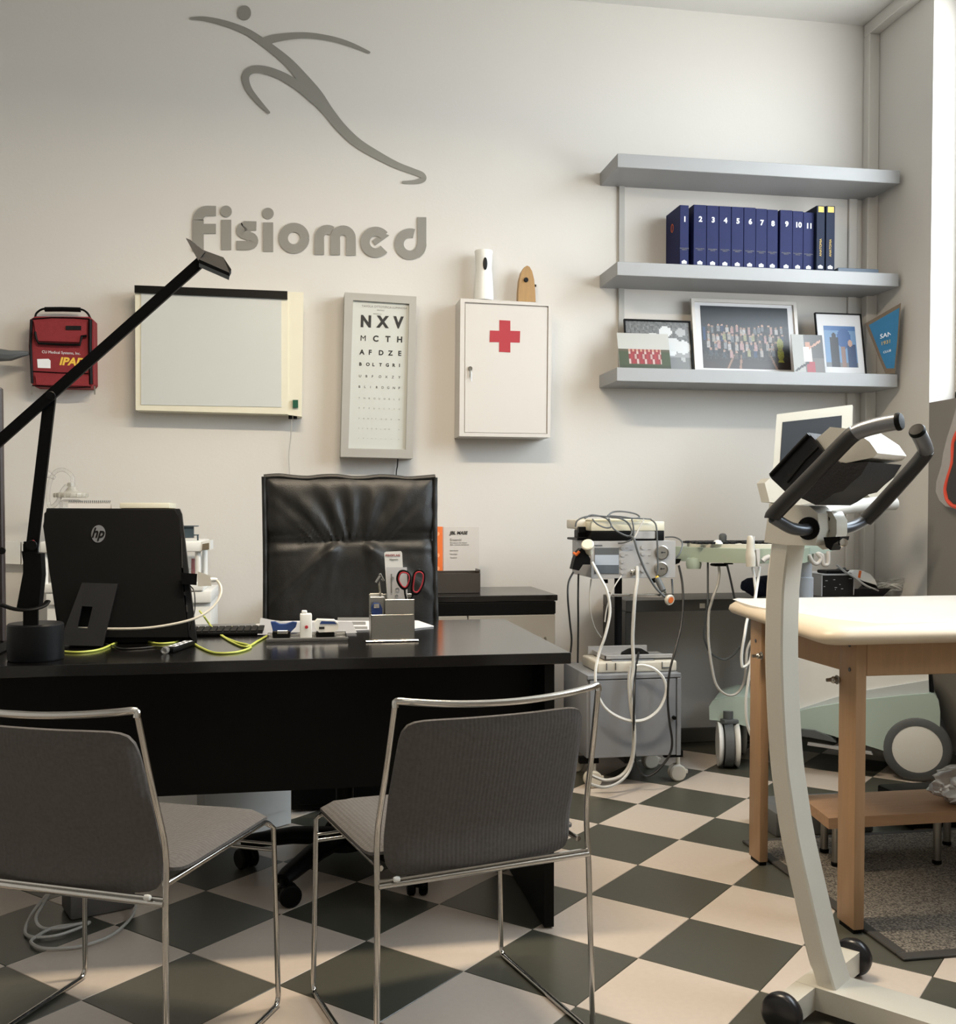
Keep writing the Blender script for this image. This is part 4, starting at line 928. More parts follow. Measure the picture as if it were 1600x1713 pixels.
b = NB(); P = Oq([(643, 925), (646, 923), (671, 922), (673, 925), (680, 1050), (652, 1050)], YO+.062); P[-1].z = P[-2].z = zc; prism(b, P, (0, .0012, 0)); obj('sheet', b, M_white, t)
text('card_heading', 'FISIOFLAG', .0095, M_cross, t, O_(645, 931, YO+.0615), (1, 0, .01), (0, 0, 1), .0003); text('card_heading', 'Magnetic', .007, M_inkg, t, O_(652, 937, YO+.0615), (1, 0, .01), (0, 0, 1), .0003)
t = thing('ruler_card', 'shorter white card with drawings in front of the tall card', 'card', (O_(665, 0).x, YO+.05, zc))
b = NB(); P = Oq([(646, 949), (681, 949), (684, 1050), (654, 1050)], YO+.05); P[-1].z = P[-2].z = zc; prism(b, P, (0, .0012, 0)); obj('sheet', b, M_paper, t)
b = NB()
for (x, y, r) in ((657, 967, .004), (665, 986, .006), (664, 997, .005)): tube(b, [O_(x, y, YO+.0493)+V((r*math.cos(k*PI/4), 0, r*math.sin(k*PI/4))) for k in range(8)], .0005, 4, True)
bx(b, O_(654, 992, YO+.0490), O_(656, 960, YO+.0495)); obj('drawing', b, M_inkg, t)
t = thing('scissors', 'scissors with black and red handles standing in the pen holder', 'scissors', (O_(683, 0).x, YO+.03, zc))
def loopp(pts, Y, r, m, nm, par): return obj(nm, tube(NB(), [O_(x, y, Y) for x, y in pts], r, 8, True, smooth=5), m, par, smooth=True)
l1 = [(668, 958), (675, 955), (684, 959), (686, 970), (680, 984), (672, 983), (665, 970)]; l2 = [(694, 958), (703, 954), (710, 960), (708, 978), (699, 993), (690, 991), (690, 978)]
loopp(l1, YO+.028, .0035, M_plas, 'handle', t); loopp([(667.5+ (x-667.5)*.83+2, 970+(y-970)*.83) for x, y in l1], YO+.0255, .0022, M_cross, 'handle_lining', t)
loopp(l2, YO+.034, .0035, M_plas, 'handle', t); loopp([(700+(x-700)*.8, 974+(y-974)*.85) for x, y in l2], YO+.031, .0022, M_cross, 'handle_lining', t)
b = NB(); tube(b, Oq([(677, 984), (678, 994), (682, 1010)], YO+.03), .006, 8, flat=.5); tube(b, Oq([(693, 992), (689, 1000), (684, 1012)], YO+.034), .005, 8, flat=.5); obj('shank', b, M_plas, t, smooth=True)
b = NB(); P = [O_(680, 1004, YO+.03), O_(687, 1004, YO+.03), V((O_(684, 0).x, YO+.03, zc))]; prism(b, P, (0, .0015, 0)); obj('blades', b, M_steel, t)
t = thing('pen', 'silver clip topped pen leaning in the pen holder', 'pen', (O_(650, 0).x, YO+.05, zc))
b = NB(); q0 = O_(634, 972, YO+.045); q1 = V((O_(648, 0).x, YO+.05, zc)); tube(b, [q0, q1], .0028, 8); obj('barrel', b, M_chrome, t, smooth=True)
b = NB(); tube(b, [O_(630, 975, YO+.04), O_(637, 964, YO+.04)], .0055, 8); tube(b, [O_(636, 960, YO+.04), O_(642, 972, YO+.045)], .004, 8); obj('clip', b, M_chrome, t, smooth=True)
t = thing('stapler', 'blue stapler head standing in the left compartment of the pen holder', 'stapler', (O_(631, 0).x, YO+.02, zc))
b = NB(); P = Oq([(622, 1026), (622, 1015), (626, 1009), (636, 1010), (640, 1018), (640, 1028)], YO+.008); prism(b, P+[], (0, .022, 0)); bx(b, (O_(623, 0).x, YO+.009, zc), (O_(638, 0).x, YO+.029, P[0].z)); obj('body', bevel_all(b, .0015, 1), M_bluep, t)
obj('steel_strip', box((O_(626, 0).x, YO+.006, O_(0, 1017).z), (O_(635, 0).x, YO+.0078, O_(0, 1010).z)), M_chrome, t)
t = thing('note_block', 'small block of notes in the left compartment of the pen holder', 'paper', (O_(628, 0).x, YO+.06, zc))
b = NB(); bx(b, (O_(620, 0, YO+.05).x, YO+.047, zc), (O_(641, 0, YO+.05).x, YO+.075, O_(0, 993, YO+.05).z)); obj('block', b, M_beige, t)
obj('cover', box((O_(625, 0, YO+.05).x, YO+.0455, zc+.03), (O_(640, 0, YO+.05).x, YO+.047, O_(0, 998, YO+.05).z)), M_ink, t)
# ================================================================ things on the credenza
ZK = CRZ+.0008; C_ = onY(4.7, 770, 950)
t = thing('orange_folder', 'orange folder upright against the wall behind the leather chair', 'folder', (C_(733, 0, 4.70).x, 4.70, ZK))
xa, xb_ = C_(700, 0, 4.68).x, C_(741, 0, 4.68).x; zt_ = C_(0, 881, 4.68).z
obj('cover', box((xa, 4.68, ZK), (xb_, 4.705, zt_), .001), M_orange, t)
b = NB()
for y in (893, 929, 951): lathe(b, [(0, 0), (.010, 0), (.010, .0006), (0, .0006)], C_(732, y, 4.68), (0, -1, 0), 12)
obj('emblem', b, mat('pale_orange_print', (240, 160, 110), .6, noise_scale=20), t)
t = thing('brochure', 'white upright brochure with black heading on the sideboard', 'brochure', (C_(772, 0, 4.70).x, 4.70, ZK))
xa, xb_ = C_(742, 0, 4.69).x, C_(802, 0, 4.69).x; zt_ = C_(0, 881, 4.69).z
obj('cover', box((xa, 4.69, ZK), (xb_, 4.705, zt_), .001), M_whitem, t)
text('heading', 'JBL MASE', .020, M_ink, t, C_(753, 894, 4.689), (1, 0, 0), (0, 0, 1), .0004, bold=.0008, shear=.2)
for s, y, h_ in (('Ensembl', 905, .016), ('Rimozione dei tessuti\ndella colonna vertebrale', 909, .009), ('Ipertermia', 922, .009), ('Nevralgie', 928, .009), ('Tendiniti', 934, .009)):
    text('body_text', s, h_, M_inkg, t, C_(753, y, 4.689), (1, 0, 0), (0, 0, 1), .0003)
YX = 4.52; xa, xb_ = C_(722, 0, YX).x, C_(804, 0, YX).x; zt_ = C_(0, 957, YX).z
t = thing('document_box', 'dark gray open box with wrapped papers on the sideboard', 'box', ((xa+xb_)/2, YX+.06, ZK))
for lo, hi in (((xa, YX, ZK), (xb_, YX+.004, zt_-.006)), ((xa, YX+.11, ZK), (xb_, YX+.114, zt_)), ((xa, YX+.004, ZK), (xa+.004, YX+.11, zt_)), ((xb_-.004, YX+.004, ZK), (xb_, YX+.11, zt_+.01)), ((xa, YX+.004, ZK), (xb_, YX+.11, ZK+.004))):
    obj('panel', box(lo, hi, .001), mat('smoked_plastic', (62, 58, 54), .3, noise_scale=20, noise_amt=.1), t)
b = NB()
g = []
for j in range(7):
    for i in range(11): g.append(b.verts.new((xa+.012+(xb_-xa-.024)*i/10, YX+.012+.09*j/6, zt_-.018+.012*noise.noise(V((i*.9, j*.9, 2))))))
for j in range(6):
    for i in range(10): b.faces.new((g[j*11+i], g[j*11+i+1], g[j*11+i+12], g[j*11+i+11]))
bmesh.ops.solidify(b, geom=b.faces[:], thickness=.003)
obj('wrapped_papers', b, mat('cellophane', (150, 120, 100), .1, noise_scale=20, noise_amt=.3), t)
# ================================================================ WHITE TROLLEY BEHIND THE COMPUTER
YT = 4.42
T_ = onY(YT, 300, 920)
zs = T_(0, 905).z
t = thing('medical_trolley', 'white medical trolley behind the computer', 'trolley', (T_(205, 0).x, YT+.2, 0))
xl, xr = T_(66, 0).x, T_(338, 0).x
obj('top_shelf', box((xl, YT, zs-.045), (xr, YT+.40, zs), .008, 2), M_white, t, smooth=40)
b = NB(); hexa(b, [T_(338, 906), T_(352, 904), T_(352, 920), T_(336, 921)]+[v+V((0, .16, 0)) for v in (T_(338, 906), T_(352, 904), T_(352, 920), T_(336, 921))]); obj('end_handle', bevel_all(b, .003, 1), M_white, t)
obj('handle_slot', prism(NB(), [v+V((0, -.002, 0)) for v in (T_(339, 910), T_(350, 908), T_(350, 919), T_(338, 920))], (0, .004, 0)), mat('slot_brown', (108, 98, 80), .6, noise_scale=20), t)
zq = T_(0, 975).z
obj('middle_shelf', box((xl, YT, zq-.035), (T_(340, 0).x, YT+.40, zq), .006, 2), M_white, t, smooth=40)
obj('lower_cabinet', box((T_(75, 0).x, YT+.02, .12), (T_(352, 0).x, YT+.40, zq-.06), .006, 2), M_white, t, smooth=40)
obj('cabinet_lip', box((T_(75, 0).x, YT+.005, zq-.085), (T_(353, 0).x, YT+.40, zq-.036), .006, 2), M_white, t, smooth=40)
for x in (72, 330):
    for dy in (.03, .37): b = NB(); cyl(b, (T_(x, 0).x, YT+dy, zq), (T_(x, 0).x, YT+dy, zs-.04), .012, 12); obj('post', b, M_white, t, smooth=40)
for x in (100, 325):
    for dy in (.06, .34):
        b = NB(); cyl(b, (T_(x, 0).x-.012, YT+dy, .03), (T_(x, 0).x+.012, YT+dy, .03), .03, 14, .004); cyl(b, (T_(x, 0).x, YT+dy, .04), (T_(x, 0).x, YT+dy, .125), .008, 8); obj('caster', b, M_rub, t, smooth=40)
p = T_(328, 960); t = thing('glass_jar', 'small glass jar with red content on the middle trolley shelf', 'jar', (T_(326, 0).x, YT+.06, zq))
b = NB(); hj = T_(0, 926).z-zq; lathe(b, [(0, .001), (.042, .001), (.044, .02), (.046, .045), (.034, .05), (.033, hj-.02), (0, hj-.02)], (T_(318, 0).x, YT+.10, zq+.001), (0, 0, 1), 20); obj('glass', b, M_clear, t, smooth=40)
b = NB(); tube(b, [(T_(320, 0).x, YT+.09, zq+.02), (T_(321, 0).x, YT+.09, zq+hj-.025)], .010, 8); obj('red_content', b, M_cross, t, smooth=True)
t = thing('metal_bracket', 'blue gray clamp bracket on top of the trolley', 'bracket', (T_(318, 0).x, YT+.08, zs))
b = NB(); bx(b, T_(300, 900, YT+.06), T_(325, 881, YT+.09)); bx(b, T_(300, 881, YT+.05), T_(333, 879, YT+.10)); bx(b, T_(318, 896, YT+.06), T_(333, 894, YT+.08)); 
p = T_(331, 894, YT+.07); bx(b, (p.x-.003, YT+.062, zs+.0005), (p.x+.003, YT+.078, p.z)); obj('body', b, mat('blue_gray_metal', (70, 84, 92), .4, .3, noise_scale=20), t)
# calendar, cream box, nebuliser
p = T_(143, 0); zc1 = T_(0, 838).z
t = thing('desk_calendar', 'white spiral bound desk calendar above the computer', 'calendar', (p.x, YT+.10, zs))
xa, xb_ = T_(107, 0).x, T_(180, 0).x
b = NB(); hexa(b, [(xa, YT+.03, zs+.0005), (xb_, YT+.03, zs+.0005), (xb_, YT+.09, zc1-.004), (xa, YT+.09, zc1-.004)]+[(xa, YT+.033, zs+.0005), (xb_, YT+.033, zs+.0005), (xb_, YT+.093, zc1-.004), (xa, YT+.093, zc1-.004)])
hexa(b, [(xa, YT+.155, zs+.0005), (xb_, YT+.155, zs+.0005), (xb_, YT+.095, zc1-.004), (xa, YT+.095, zc1-.004)]+[(xa, YT+.152, zs+.0005), (xb_, YT+.152, zs+.0005), (xb_, YT+.092, zc1-.004), (xa, YT+.092, zc1-.004)]); obj('pages', b, M_whitem, t)
b = NB()
for k in range(22): x = xa+.004+(xb_-xa-.008)*k/21; tube(b, [(x, YT+.092+.006*math.cos(a*PI/3), zc1-.004+.007*math.sin(a*PI/3)) for a in range(6)], .0011, 4, True)
obj('spiral', b, M_rub, t)
t = thing('storage_box', 'cream box with a dark yellow edge on the trolley', 'box', (T_(240, 0).x, YT+.12, zs))
xa, xb_ = T_(199, 0).x, T_(283, 0).x; z1 = T_(0, 841).z; z2 = T_(0, 850).z
obj('lower_box', box((xa+.004, YT+.04, zs+.0005), (xb_-.004, YT+.26, z2), .002), mat('ochre_card', (150, 132, 88), .6, noise_scale=20), t)
obj('lid', box((xa, YT+.03, z2), (xb_, YT+.27, z1), .003, 2), M_cream, t, smooth=40)
t = thing('nebuliser', 'translucent plastic breathing cup with coiled tube above the computer', 'medical device', (T_(118, 0).x, YT+.26, zs))
p = T_(120, 0, YT+.25); zd = T_(0, 828, YT+.25).z
b = NB(); lathe(b, [(0, .001), (.03, .001), (.05, .03), (.05, zd-zs-.03), (.03, zd-zs-.02), (0, zd-zs-.02)], (p.x, YT+.25, zs), (0, 0, 1), 24); obj('cup', b, M_clear, t, smooth=40)
b = NB(); pr = [(0, -.012), (.066, -.012), (.070, -.004), (.068, .006), (.03, .012), (.02, .02), (.014, .05), (0, .052)]; lathe(b, pr, (p.x, YT+.25, zd), (0, 0, 1), 36)
for k in range(18): a = k*PI/9; bx(b, (p.x+.068*math.cos(a)-.003, YT+.25+.068*math.sin(a)-.003, zd-.012), (p.x+.068*math.cos(a)+.003, YT+.25+.068*math.sin(a)+.003, zd+.004))
obj('cup_lid', b, mat('frosted_plastic', (205, 202, 192), .35, trans=.3, noise_scale=20), t, smooth=40)
b = NB(); tube(b, [T_(x, y, YT+.22) for x, y in [(122, 815), (120, 796), (106, 786), (92, 790), (84, 806), (80, 830), (84, 848), (96, 840), (104, 822), (112, 812)]], .009, 10, smooth=6); obj('hose', b, M_clear, t, smooth=True)
b = NB(); tube(b, [T_(78, 792, YT+.22), T_(92, 800, YT+.22)], .016, 10, radii=[.017, .008]); obj('mouthpiece', b, M_clear, t, smooth=True)
# floor cables under the desk
t = thing('power_adapter', 'dark gray adapter box on the floor under the desk', 'adapter', atz(160, 1545, 0))
c = atz(165, 1520, 0); b = NB(); bx(b, (-.09, -.06, .001), (.09, .06, .09), .01, 2, Matrix.Translation(c) @ Matrix.Rotation(.4, 4, 'Z')); obj('case', b, mat('mid_gray_plastic', (92, 90, 88), .5, noise_scale=20), t, smooth=40)
def fc(x, y, z=.008): return atz(x, y, z)
cable('floor_cable', [at(96, 1478, 3.1), at(84, 1490, 3.05), fc(56, 1524, .03), fc(42, 1555), fc(52, 1567), fc(90, 1566), fc(128, 1554), fc(150, 1543), fc(130, 1546), fc(90, 1552), fc(62, 1566), fc(52, 1576), fc(70, 1586), fc(110, 1586), fc(150, 1579), fc(190, 1562), fc(220, 1534), fc(229, 1508, .03)], .0045, M_wcab, sm=6, label='looped gray cable on the floor under the left chair', cat='cable')
cable('floor_cable', [at(92, 1478, 3.12), at(74, 1510, 3.08), fc(60, 1535, .03), fc(70, 1552), fc(100, 1553), fc(145, 1542)], .0045, M_wcab, sm=6, label='second gray cable dropping to the floor beside the looped one', cat='cable')
# ================================================================ ELECTROTHERAPY CART
YF4 = 4.12
K_ = onY(YF4, 1060, 1150)
x0, x1 = K_(983, 0).x, K_(1140, 0).x; zb, zt_ = .128, K_(985, 1130).z
t = thing('steel_cart', 'gray metal cabinet cart on casters carrying electrotherapy devices', 'cart', ((x0+x1)/2, 4.4, 0))
b = NB(); bx(b, (x0, YF4+.012, zb), (x1, 4.505, zt_), .004, 2); obj('cabinet', b, M_cabg, t, smooth=40)
b = NB(); bx(b, (x0+.012, YF4, zb+.002), (x1-.022, YF4+.011, zt_-.022), .002); dr = obj('door', b, M_cabg, t)
b = NB(); bx(b, (x0, YF4-.002, zt_-.018), (x1, YF4+.014, zt_-.0), .002); obj('top_lip', b, M_cabg, t)
b = NB(); bx(b, (x1-.018, YF4-.002, zb), (x1, YF4+.012, zt_-.02), .002); obj('edge_strip', b, M_cabg, t)
b = NB(); p = K_(1127, 1200); cyl(b, p, p+V((0, -.018, 0)), .008, 14, .002); obj('lock_knob', b, M_plas, dr, smooth=40)
for (x, y) in ((x0+.03, YF4+.05), (x1+.01, 4.215), (x0+.03, 4.44), (x1-.03, 4.44)):
    b = NB(); prism(b, [(x-.05, y-.012, .10), (x-.05, y+.012, .10), (x+.03, y+.016, .10), (x+.03, y-.016, .10)], (0, 0, .028)); bevel_all(b, .006, 2); obj('caster_arm', b, M_plas, t, smooth=40)
    b = NB()
    for s in (-1, 1): cyl(b, (x+.005, y+s*.006-.01, .036), (x+.005, y+s*.024-.01, .036), .036, 22, .006)
    cyl(b, (x+.01, y-.01, .05), (x+.01, y-.01, .10), .009, 10); bx(b, (x+.02, y-.02, .03), (x+.052, y+.0, .048), .003); obj('caster', b, M_beige, t, smooth=40)
pl = T = None
b = NB(); px_ = K_(1034, 0, 4.455).x; cyl(b, (px_, 4.455, zt_+.001), (px_, 4.455, K_(1034, 962, 4.455).z), .017, 20); cyl(b, (px_, 4.455, zt_+.001), (px_, 4.455, zt_+.05), .045, 20, .01); obj('pole', b, M_plasg, t, smooth=40)
# items on the cart
zc4 = zt_+.0008
t = thing('therapy_device', 'wide beige portable device lying on the gray cart', 'device', (1.40, 4.35, zc4))
xa, xb_ = K_(1000, 0, 4.16).x, K_(1133, 0, 4.16).x
b = NB(); bx(b, (xa, 4.16, zc4), (xb_, 4.40, K_(0, 1107, 4.16).z), .008, 3); obj('case', b, M_beige, t, smooth=40)
b = NB(); bx(b, (xa+.07, 4.18, K_(0, 1107, 4.16).z), (xb_-.09, 4.38, K_(0, 1107, 4.16).z+.003), .001); obj('control_panel', b, M_cabg, t)
b = NB(); z_ = K_(0, 1112, 4.155).z
for x in (1015, 1030, 1108): bx(b, (K_(x, 0, 4.155).x, 4.156, z_-.02), (K_(x, 0, 4.155).x+.003, 4.161, z_+.008))
bx(b, (K_(1108, 0, 4.155).x, 4.155, z_-.018), (K_(1121, 0, 4.155).x, 4.161, z_-.014)); obj('latch', b, M_rub, t)
zt5 = K_(0, 1107, 4.16).z+.0035
t = thing('paper_tray', 'tilted silver gray tray on top of the beige device', 'tray', (1.38, 4.32, zt5))
xa, xb_ = K_(1012, 0, 4.2).x, K_(1126, 0, 4.2).x
b = NB(); bx(b, (xa, 4.20, zt5), (xb_, 4.39, zt5+.006), .002); bx(b, (xa, 4.20, zt5), (xb_, 4.212, zt5+.02), .002); bx(b, (xa-.02, 4.385, zt5+.0), (xb_-.05, 4.397, zt5+.035), .002); bx(b, (xa, 4.2, zt5), (xa+.008, 4.39, zt5+.02), .002); obj('pan', b, M_boxg, t)
t = thing('electrode_disc', 'flat black round pad with a cord on the silver tray', 'electrode', (1.385, 4.27, zt5+.0065))
b = NB(); lathe(b, [(0, 0), (.062, 0), (.058, .012), (.03, .028), (0, .032)], (K_(1063, 0, 4.27).x, 4.275, zt5+.0068), (0, 0, 1), 24); obj('pad', b, M_plas, t, smooth=40)
# control box held by the pole
YB4 = 4.20
B_ = onY(YB4, 1060, 935)
xa, xb_ = B_(989, 0).x, B_(1130, 0).x; za, zb4 = B_(0, 967).z, B_(0, 905).z
t = thing('control_box', 'silver instrument box with a screen, dials and gauges on the cart pole', 'device', ((xa+xb_)/2, 4.34, za))
b = NB(); bx(b, (xa, YB4, za+.003), (xb_, 4.50, zb4), .003, 2); obj('case', b, M_boxg, t, smooth=40)
b = NB(); bx(b, (xa, YB4-.004, za), (xb_, YB4, zb4), .001); fp = obj('front_plate', b, M_boxg, t)
kq = lambda x, y: (940+x/7.273, 840+y/7.273)
def on4(x, y, d=-.0055): q = kq(x, y); return at(q[0], q[1], YB4+d)
def fplate(nm, x0, y0, x1, y1, m, d=-.0065, th=.003, par=None):
    b = NB(); prism(b, [on4(x0, y0, d), on4(x1, y0, d), on4(x1, y1, d), on4(x0, y1, d)], (0, th, 0)); return obj(nm, b, m, par or t)
fplate('screen_surround', 402, 555, 698, 872, M_rub); fplate('screen', 404, 642, 695, 765, mat('lcd_gray', (168, 178, 190), .25, noise_scale=10, noise_amt=.05), -.0075); fplate('screen_slope', 404, 765, 695, 868, mat('lcd_dark', (84, 92, 100), .3, noise_scale=10), -.0075)
fplate('label_slot', 402, 520, 495, 533, M_rub)
b = NB()
for (x, y) in ((735, 555), (735, 640), (735, 720), (735, 790), (735, 855), (985, 550), (985, 625), (985, 740), (985, 830)):
    p = on4(x, y, -.0045); cyl(b, p, p+V((0, -.004, 0)), .0085, 14)
obj('dial', b, M_boxg, t); 
b = NB()
for (x, y) in ((775, 555), (775, 640), (830, 580), (1050, 575), (1050, 650), (1030, 740)): bx(b, on4(x, y, -.0055), on4(x+34, y+5, -.0045))
obj('print', b, M_inkg, t)
for (x, y) in ((1215, 612), (1205, 810)):
    p = on4(x, y, -.004); b = NB(); lathe(b, [(0, 0), (.030, 0), (.030, .008), (.026, .010), (.026, .006), (0, .006)], p, (0, -1, 0), 28); g_ = obj('gauge', b, M_steel, t, smooth=40)
    b = NB(); bx(b, p+V((-.002, -.008, -.002)), p+V((.015, -.0065, .002))); cyl(b, p+V((0, -.006, 0)), p+V((0, -.009, 0)), .004, 8); obj('gauge_needle', b, M_ink, g_)
p = on4(862, 855, -.004); b = NB(); lathe(b, [(0, 0), (.013, 0), (.013, .012), (.010, .014), (.010, .024), (0, .024)], p, (0, -1, 0), 18); obj('output_socket', b, M_chrome, t, smooth=40)
b = NB(); tube(b, [on4(560, 1100, .02), on4(600, 1125, -.05), on4(640, 1132, -.055), on4(900, 1135, -.055), on4(1180, 1138, -.055), on4(1240, 1125, -.05), on4(1255, 1090, -.02), on4(1180, 950, .0)], .0065, 8, smooth=4); obj('carry_handle', b, M_chrome, t, smooth=True)
b = NB(); cyl(b, on4(530, 940, .05), on4(530, 985, .05), .012, 12); cyl(b, on4(1120, 930, .02), on4(1130, 975, .02), .014, 12); obj('foot', b, M_plas, t)
# printer like device on top of the box
zp = zb4+.001; YP = 4.22
P_x = lambda x: at(940+x/7.273, 890, YP).x; P_z = lambda y: at(1040, 840+y/7.273, YP).z
t = thing('stimulator', 'cream topped dark device with tangled leads on the silver box', 'device', ((P_x(350)+P_x(1250))/2, 4.35, zp))
b = NB(); bx(b, (P_x(370), YP+.012, zp), (P_x(1110), 4.48, P_z(470)), .002); bx(b, (at(966, 890, 4.30).x, 4.3, zp), (P_x(400), 4.47, P_z(440)), .003); obj('lower_case', b, M_plasg, t)
b = NB(); bx(b, (P_x(358), YP, P_z(470)), (P_x(1250), 4.49, P_z(350)), .003, 2); obj('dark_band', b, M_plas, t, smooth=40)
b = NB(); bx(b, (P_x(358), YP-.002, P_z(350)), (P_x(1250), 4.49, P_z(235)), .004, 2); bx(b, (P_x(370), YP+.01, P_z(235)), (P_x(1130), 4.48, P_z(205)), .006, 2); obj('cream_top', b, M_cream, t, smooth=40)
b = NB(); bx(b, (P_x(870), YP-.003, P_z(445)), (P_x(1135), YP, P_z(350)), .003); obj('label_plate', b, M_boxg, t)
b = NB(); bx(b, (at(965, 890, 4.30).x, 4.30, P_z(330)), (P_x(362), 4.47, P_z(215)), .006, 2); obj('end_cap', b, M_beige, t, smooth=40)
b = NB(); bx(b, (at(966, 890, 4.30).x, 4.285, P_z(430)), (P_x(355), 4.30, P_z(335)), .002); bx(b, (at(969, 890, 4.26).x, 4.26, P_z(375)), (at(981, 890, 4.26).x, 4.29, P_z(300)), .003); obj('plug', b, M_plas, t)
# dark probe holder on the left with a white round handle
t = thing('probe_holder', 'black probe clamp hanging on the left side of the silver box', 'holder', on4(250, 880, -.03))
b = NB(); q = [(240, 560), (290, 590), (350, 690), (350, 760), (260, 760), (210, 835), (130, 815), (160, 690), (200, 600)]; prism(b, [on4(x, y, -.05) for x, y in q], (0, .045, 0)); bevel_all(b, .006, 2); obj('clamp', b, M_plas, t, smooth=40)
b = NB(); tube(b, [on4(150, 620, -.03), on4(180, 640, -.055), on4(215, 600, -.06)], .006, 8); obj('red_lead', b, M_orange, t, smooth=True)
b = NB(); ax = (on4(335, 650, -.03)-on4(310, 515, -.09)).normalized(); lathe(b, [(0, 0), (.022, 0), (.026, .004), (.026, .012), (.016, .03), (.013, .07), (0, .075)], on4(314, 507, -.09), ax, 24); obj('round_handle', b, M_cream, t, smooth=40)
t = thing('applicator', 'small round orange tipped applicator hanging from the silver box', 'probe', on4(1320, 1240, -.05))
b = NB(); lathe(b, [(0, 0), (.020, 0), (.023, .006), (.021, .014), (.010, .03), (0, .034)], on4(1328, 1195, -.09), (-.35, .9, .2), 22); obj('head', b, M_beige, t, smooth=40)
b = NB(); lathe(b, [(0, 0), (.013, 0), (.013, .002), (0, .002)], on4(1330, 1192, -.0925), (.35, -.9, -.2), 16); obj('orange_tip', b, M_orange, t)
t = thing('gray_probe', 'gray cylindrical probe with a yellow cap under the silver box', 'probe', on4(1200, 1000, -.03))
b = NB(); tube(b, [on4(1165, 930, -.03), on4(1235, 1080, -.06)], .013, 12); obj('body', b, M_rub, t, smooth=True)
b = NB(); tube(b, [on4(1155, 890, -.02), on4(1172, 945, -.03)], .009, 10, radii=[.004, .012]); obj('yellow_cap', b, M_yel, t, smooth=True)
# leads
zz7 = lambda x, y, Y: (920+x/3.495, 840+y/3.495, Y)
def c7(name, pts, r, m, lbl, sm=7): return cable(name, [zz7(*p) for p in pts], r, m, sm=sm, label=lbl, cat='cable')
c7('therapy_lead', [(248, 350, 4.10), (290, 430, 4.09), (335, 520, 4.08), (353, 640, 4.08), (325, 780, 4.08), (290, 880, 4.09), (268, 990, 4.07), (275, 1100, 4.06), (315, 1190, 4.06), (380, 1245, 4.06), (470, 1278, 4.06), (560, 1270, 4.06), (640, 1210, 4.06), (682, 1110, 4.06), (665, 1030, 4.06), (610, 975, 4.06), (550, 955, 4.07), (510, 956, 4.08)], .0065, M_white, 'long white lead from the round handle looping over the cart door')
c7('therapy_lead', [(512, 380, 4.19), (512, 450, 4.13), (500, 540, 4.10), (492, 650, 4.09), (485, 800, 4.09), (490, 960, 4.08), (478, 1050, 4.07), (475, 1150, 4.07), (490, 1240, 4.06), (492, 1380, 4.06), (485, 1480, 4.06), (455, 1560, 4.05), (400, 1610, 4.04), (320, 1625, 4.04), (245, 1598, 4.04)], .0075, M_wcab, 'thick gray white lead from the central socket down to the floor')
c7('therapy_lead', [(470, 960, 4.075), (462, 1060, 4.07), (470, 1180, 4.065), (480, 1250, 4.06), (497, 1330, 4.05), (490, 1480, 4.04), (460, 1580, 4.03), (400, 1640, 4.0), (320, 1668, 3.96), (240, 1650, 3.94)], .006, M_wcab, 'second gray white lead reaching the floor left of the cart casters')
c7('black_lead', [(520, 880, 4.2), (512, 920, 4.12), (500, 1000, 4.10), (494, 1150, 4.05), (492, 1300, 4.05), (498, 1480, 4.05), (510, 1540, 4.05), (540, 1590, 4.05), (580, 1600, 4.05), (640, 1560, 4.05), (700, 1480, 4.05), (716, 1400, 4.05), (700, 1280, 4.05), (690, 1150, 4.05), (700, 1000, 4.06), (735, 860, 4.08), (765, 740, 4.12), (780, 600, 4.15), (775, 470, 4.18), (755, 370, 4.2)], .0048, M_bcab, 'long black lead looping below the cart door')
c7('black_lead', [(138, 410, 4.25), (110, 470, 4.22), (106, 560, 4.2), (118, 700, 4.2), (128, 800, 4.2), (122, 880, 4.2)], .0045, M_bcab, 'left one of two short black leads beside the desk corner')
c7('black_lead', [(168, 420, 4.25), (166, 560, 4.22), (167, 720, 4.22), (164, 940, 4.22)], .0042, M_bcab, 'right one of two short black leads beside the desk corner')
c7('thin_lead', [(243, 450, 4.22), (235, 540, 4.22), (238, 640, 4.22), (262, 730, 4.25), (300, 790, 4.3)], .0035, M_wcab, 'thin gray lead curving below the left end of the silver box')
c7('thin_lead', [(455, 200, 4.17), (490, 210, 4.14), (515, 290, 4.13), (560, 400, 4.13), (620, 500, 4.12), (680, 560, 4.12)], .005, M_rub, 'gray lead crossing the silver box to the orange tipped applicator')
c7('thin_lead', [(715, 450, 4.24), (718, 500, 4.22), (720, 540, 4.18)], .004, M_rub, 'short gray lead above the orange tipped applicator')
c7('thin_lead', [(420, 430, 4.14), (380, 490, 4.12), (350, 560, 4.12), (330, 640, 4.12), (322, 700, 4.12)], .0028, M_wcab, 'fine pale lead crossing under the silver box handle')
c7('thin_lead', [(675, 205, 4.3), (730, 205, 4.28), (768, 225, 4.25), (775, 255, 4.22), (760, 300, 4.2), (735, 330, 4.2)], .0035, M_rub, 'gray lead arching from the stimulator to the console')
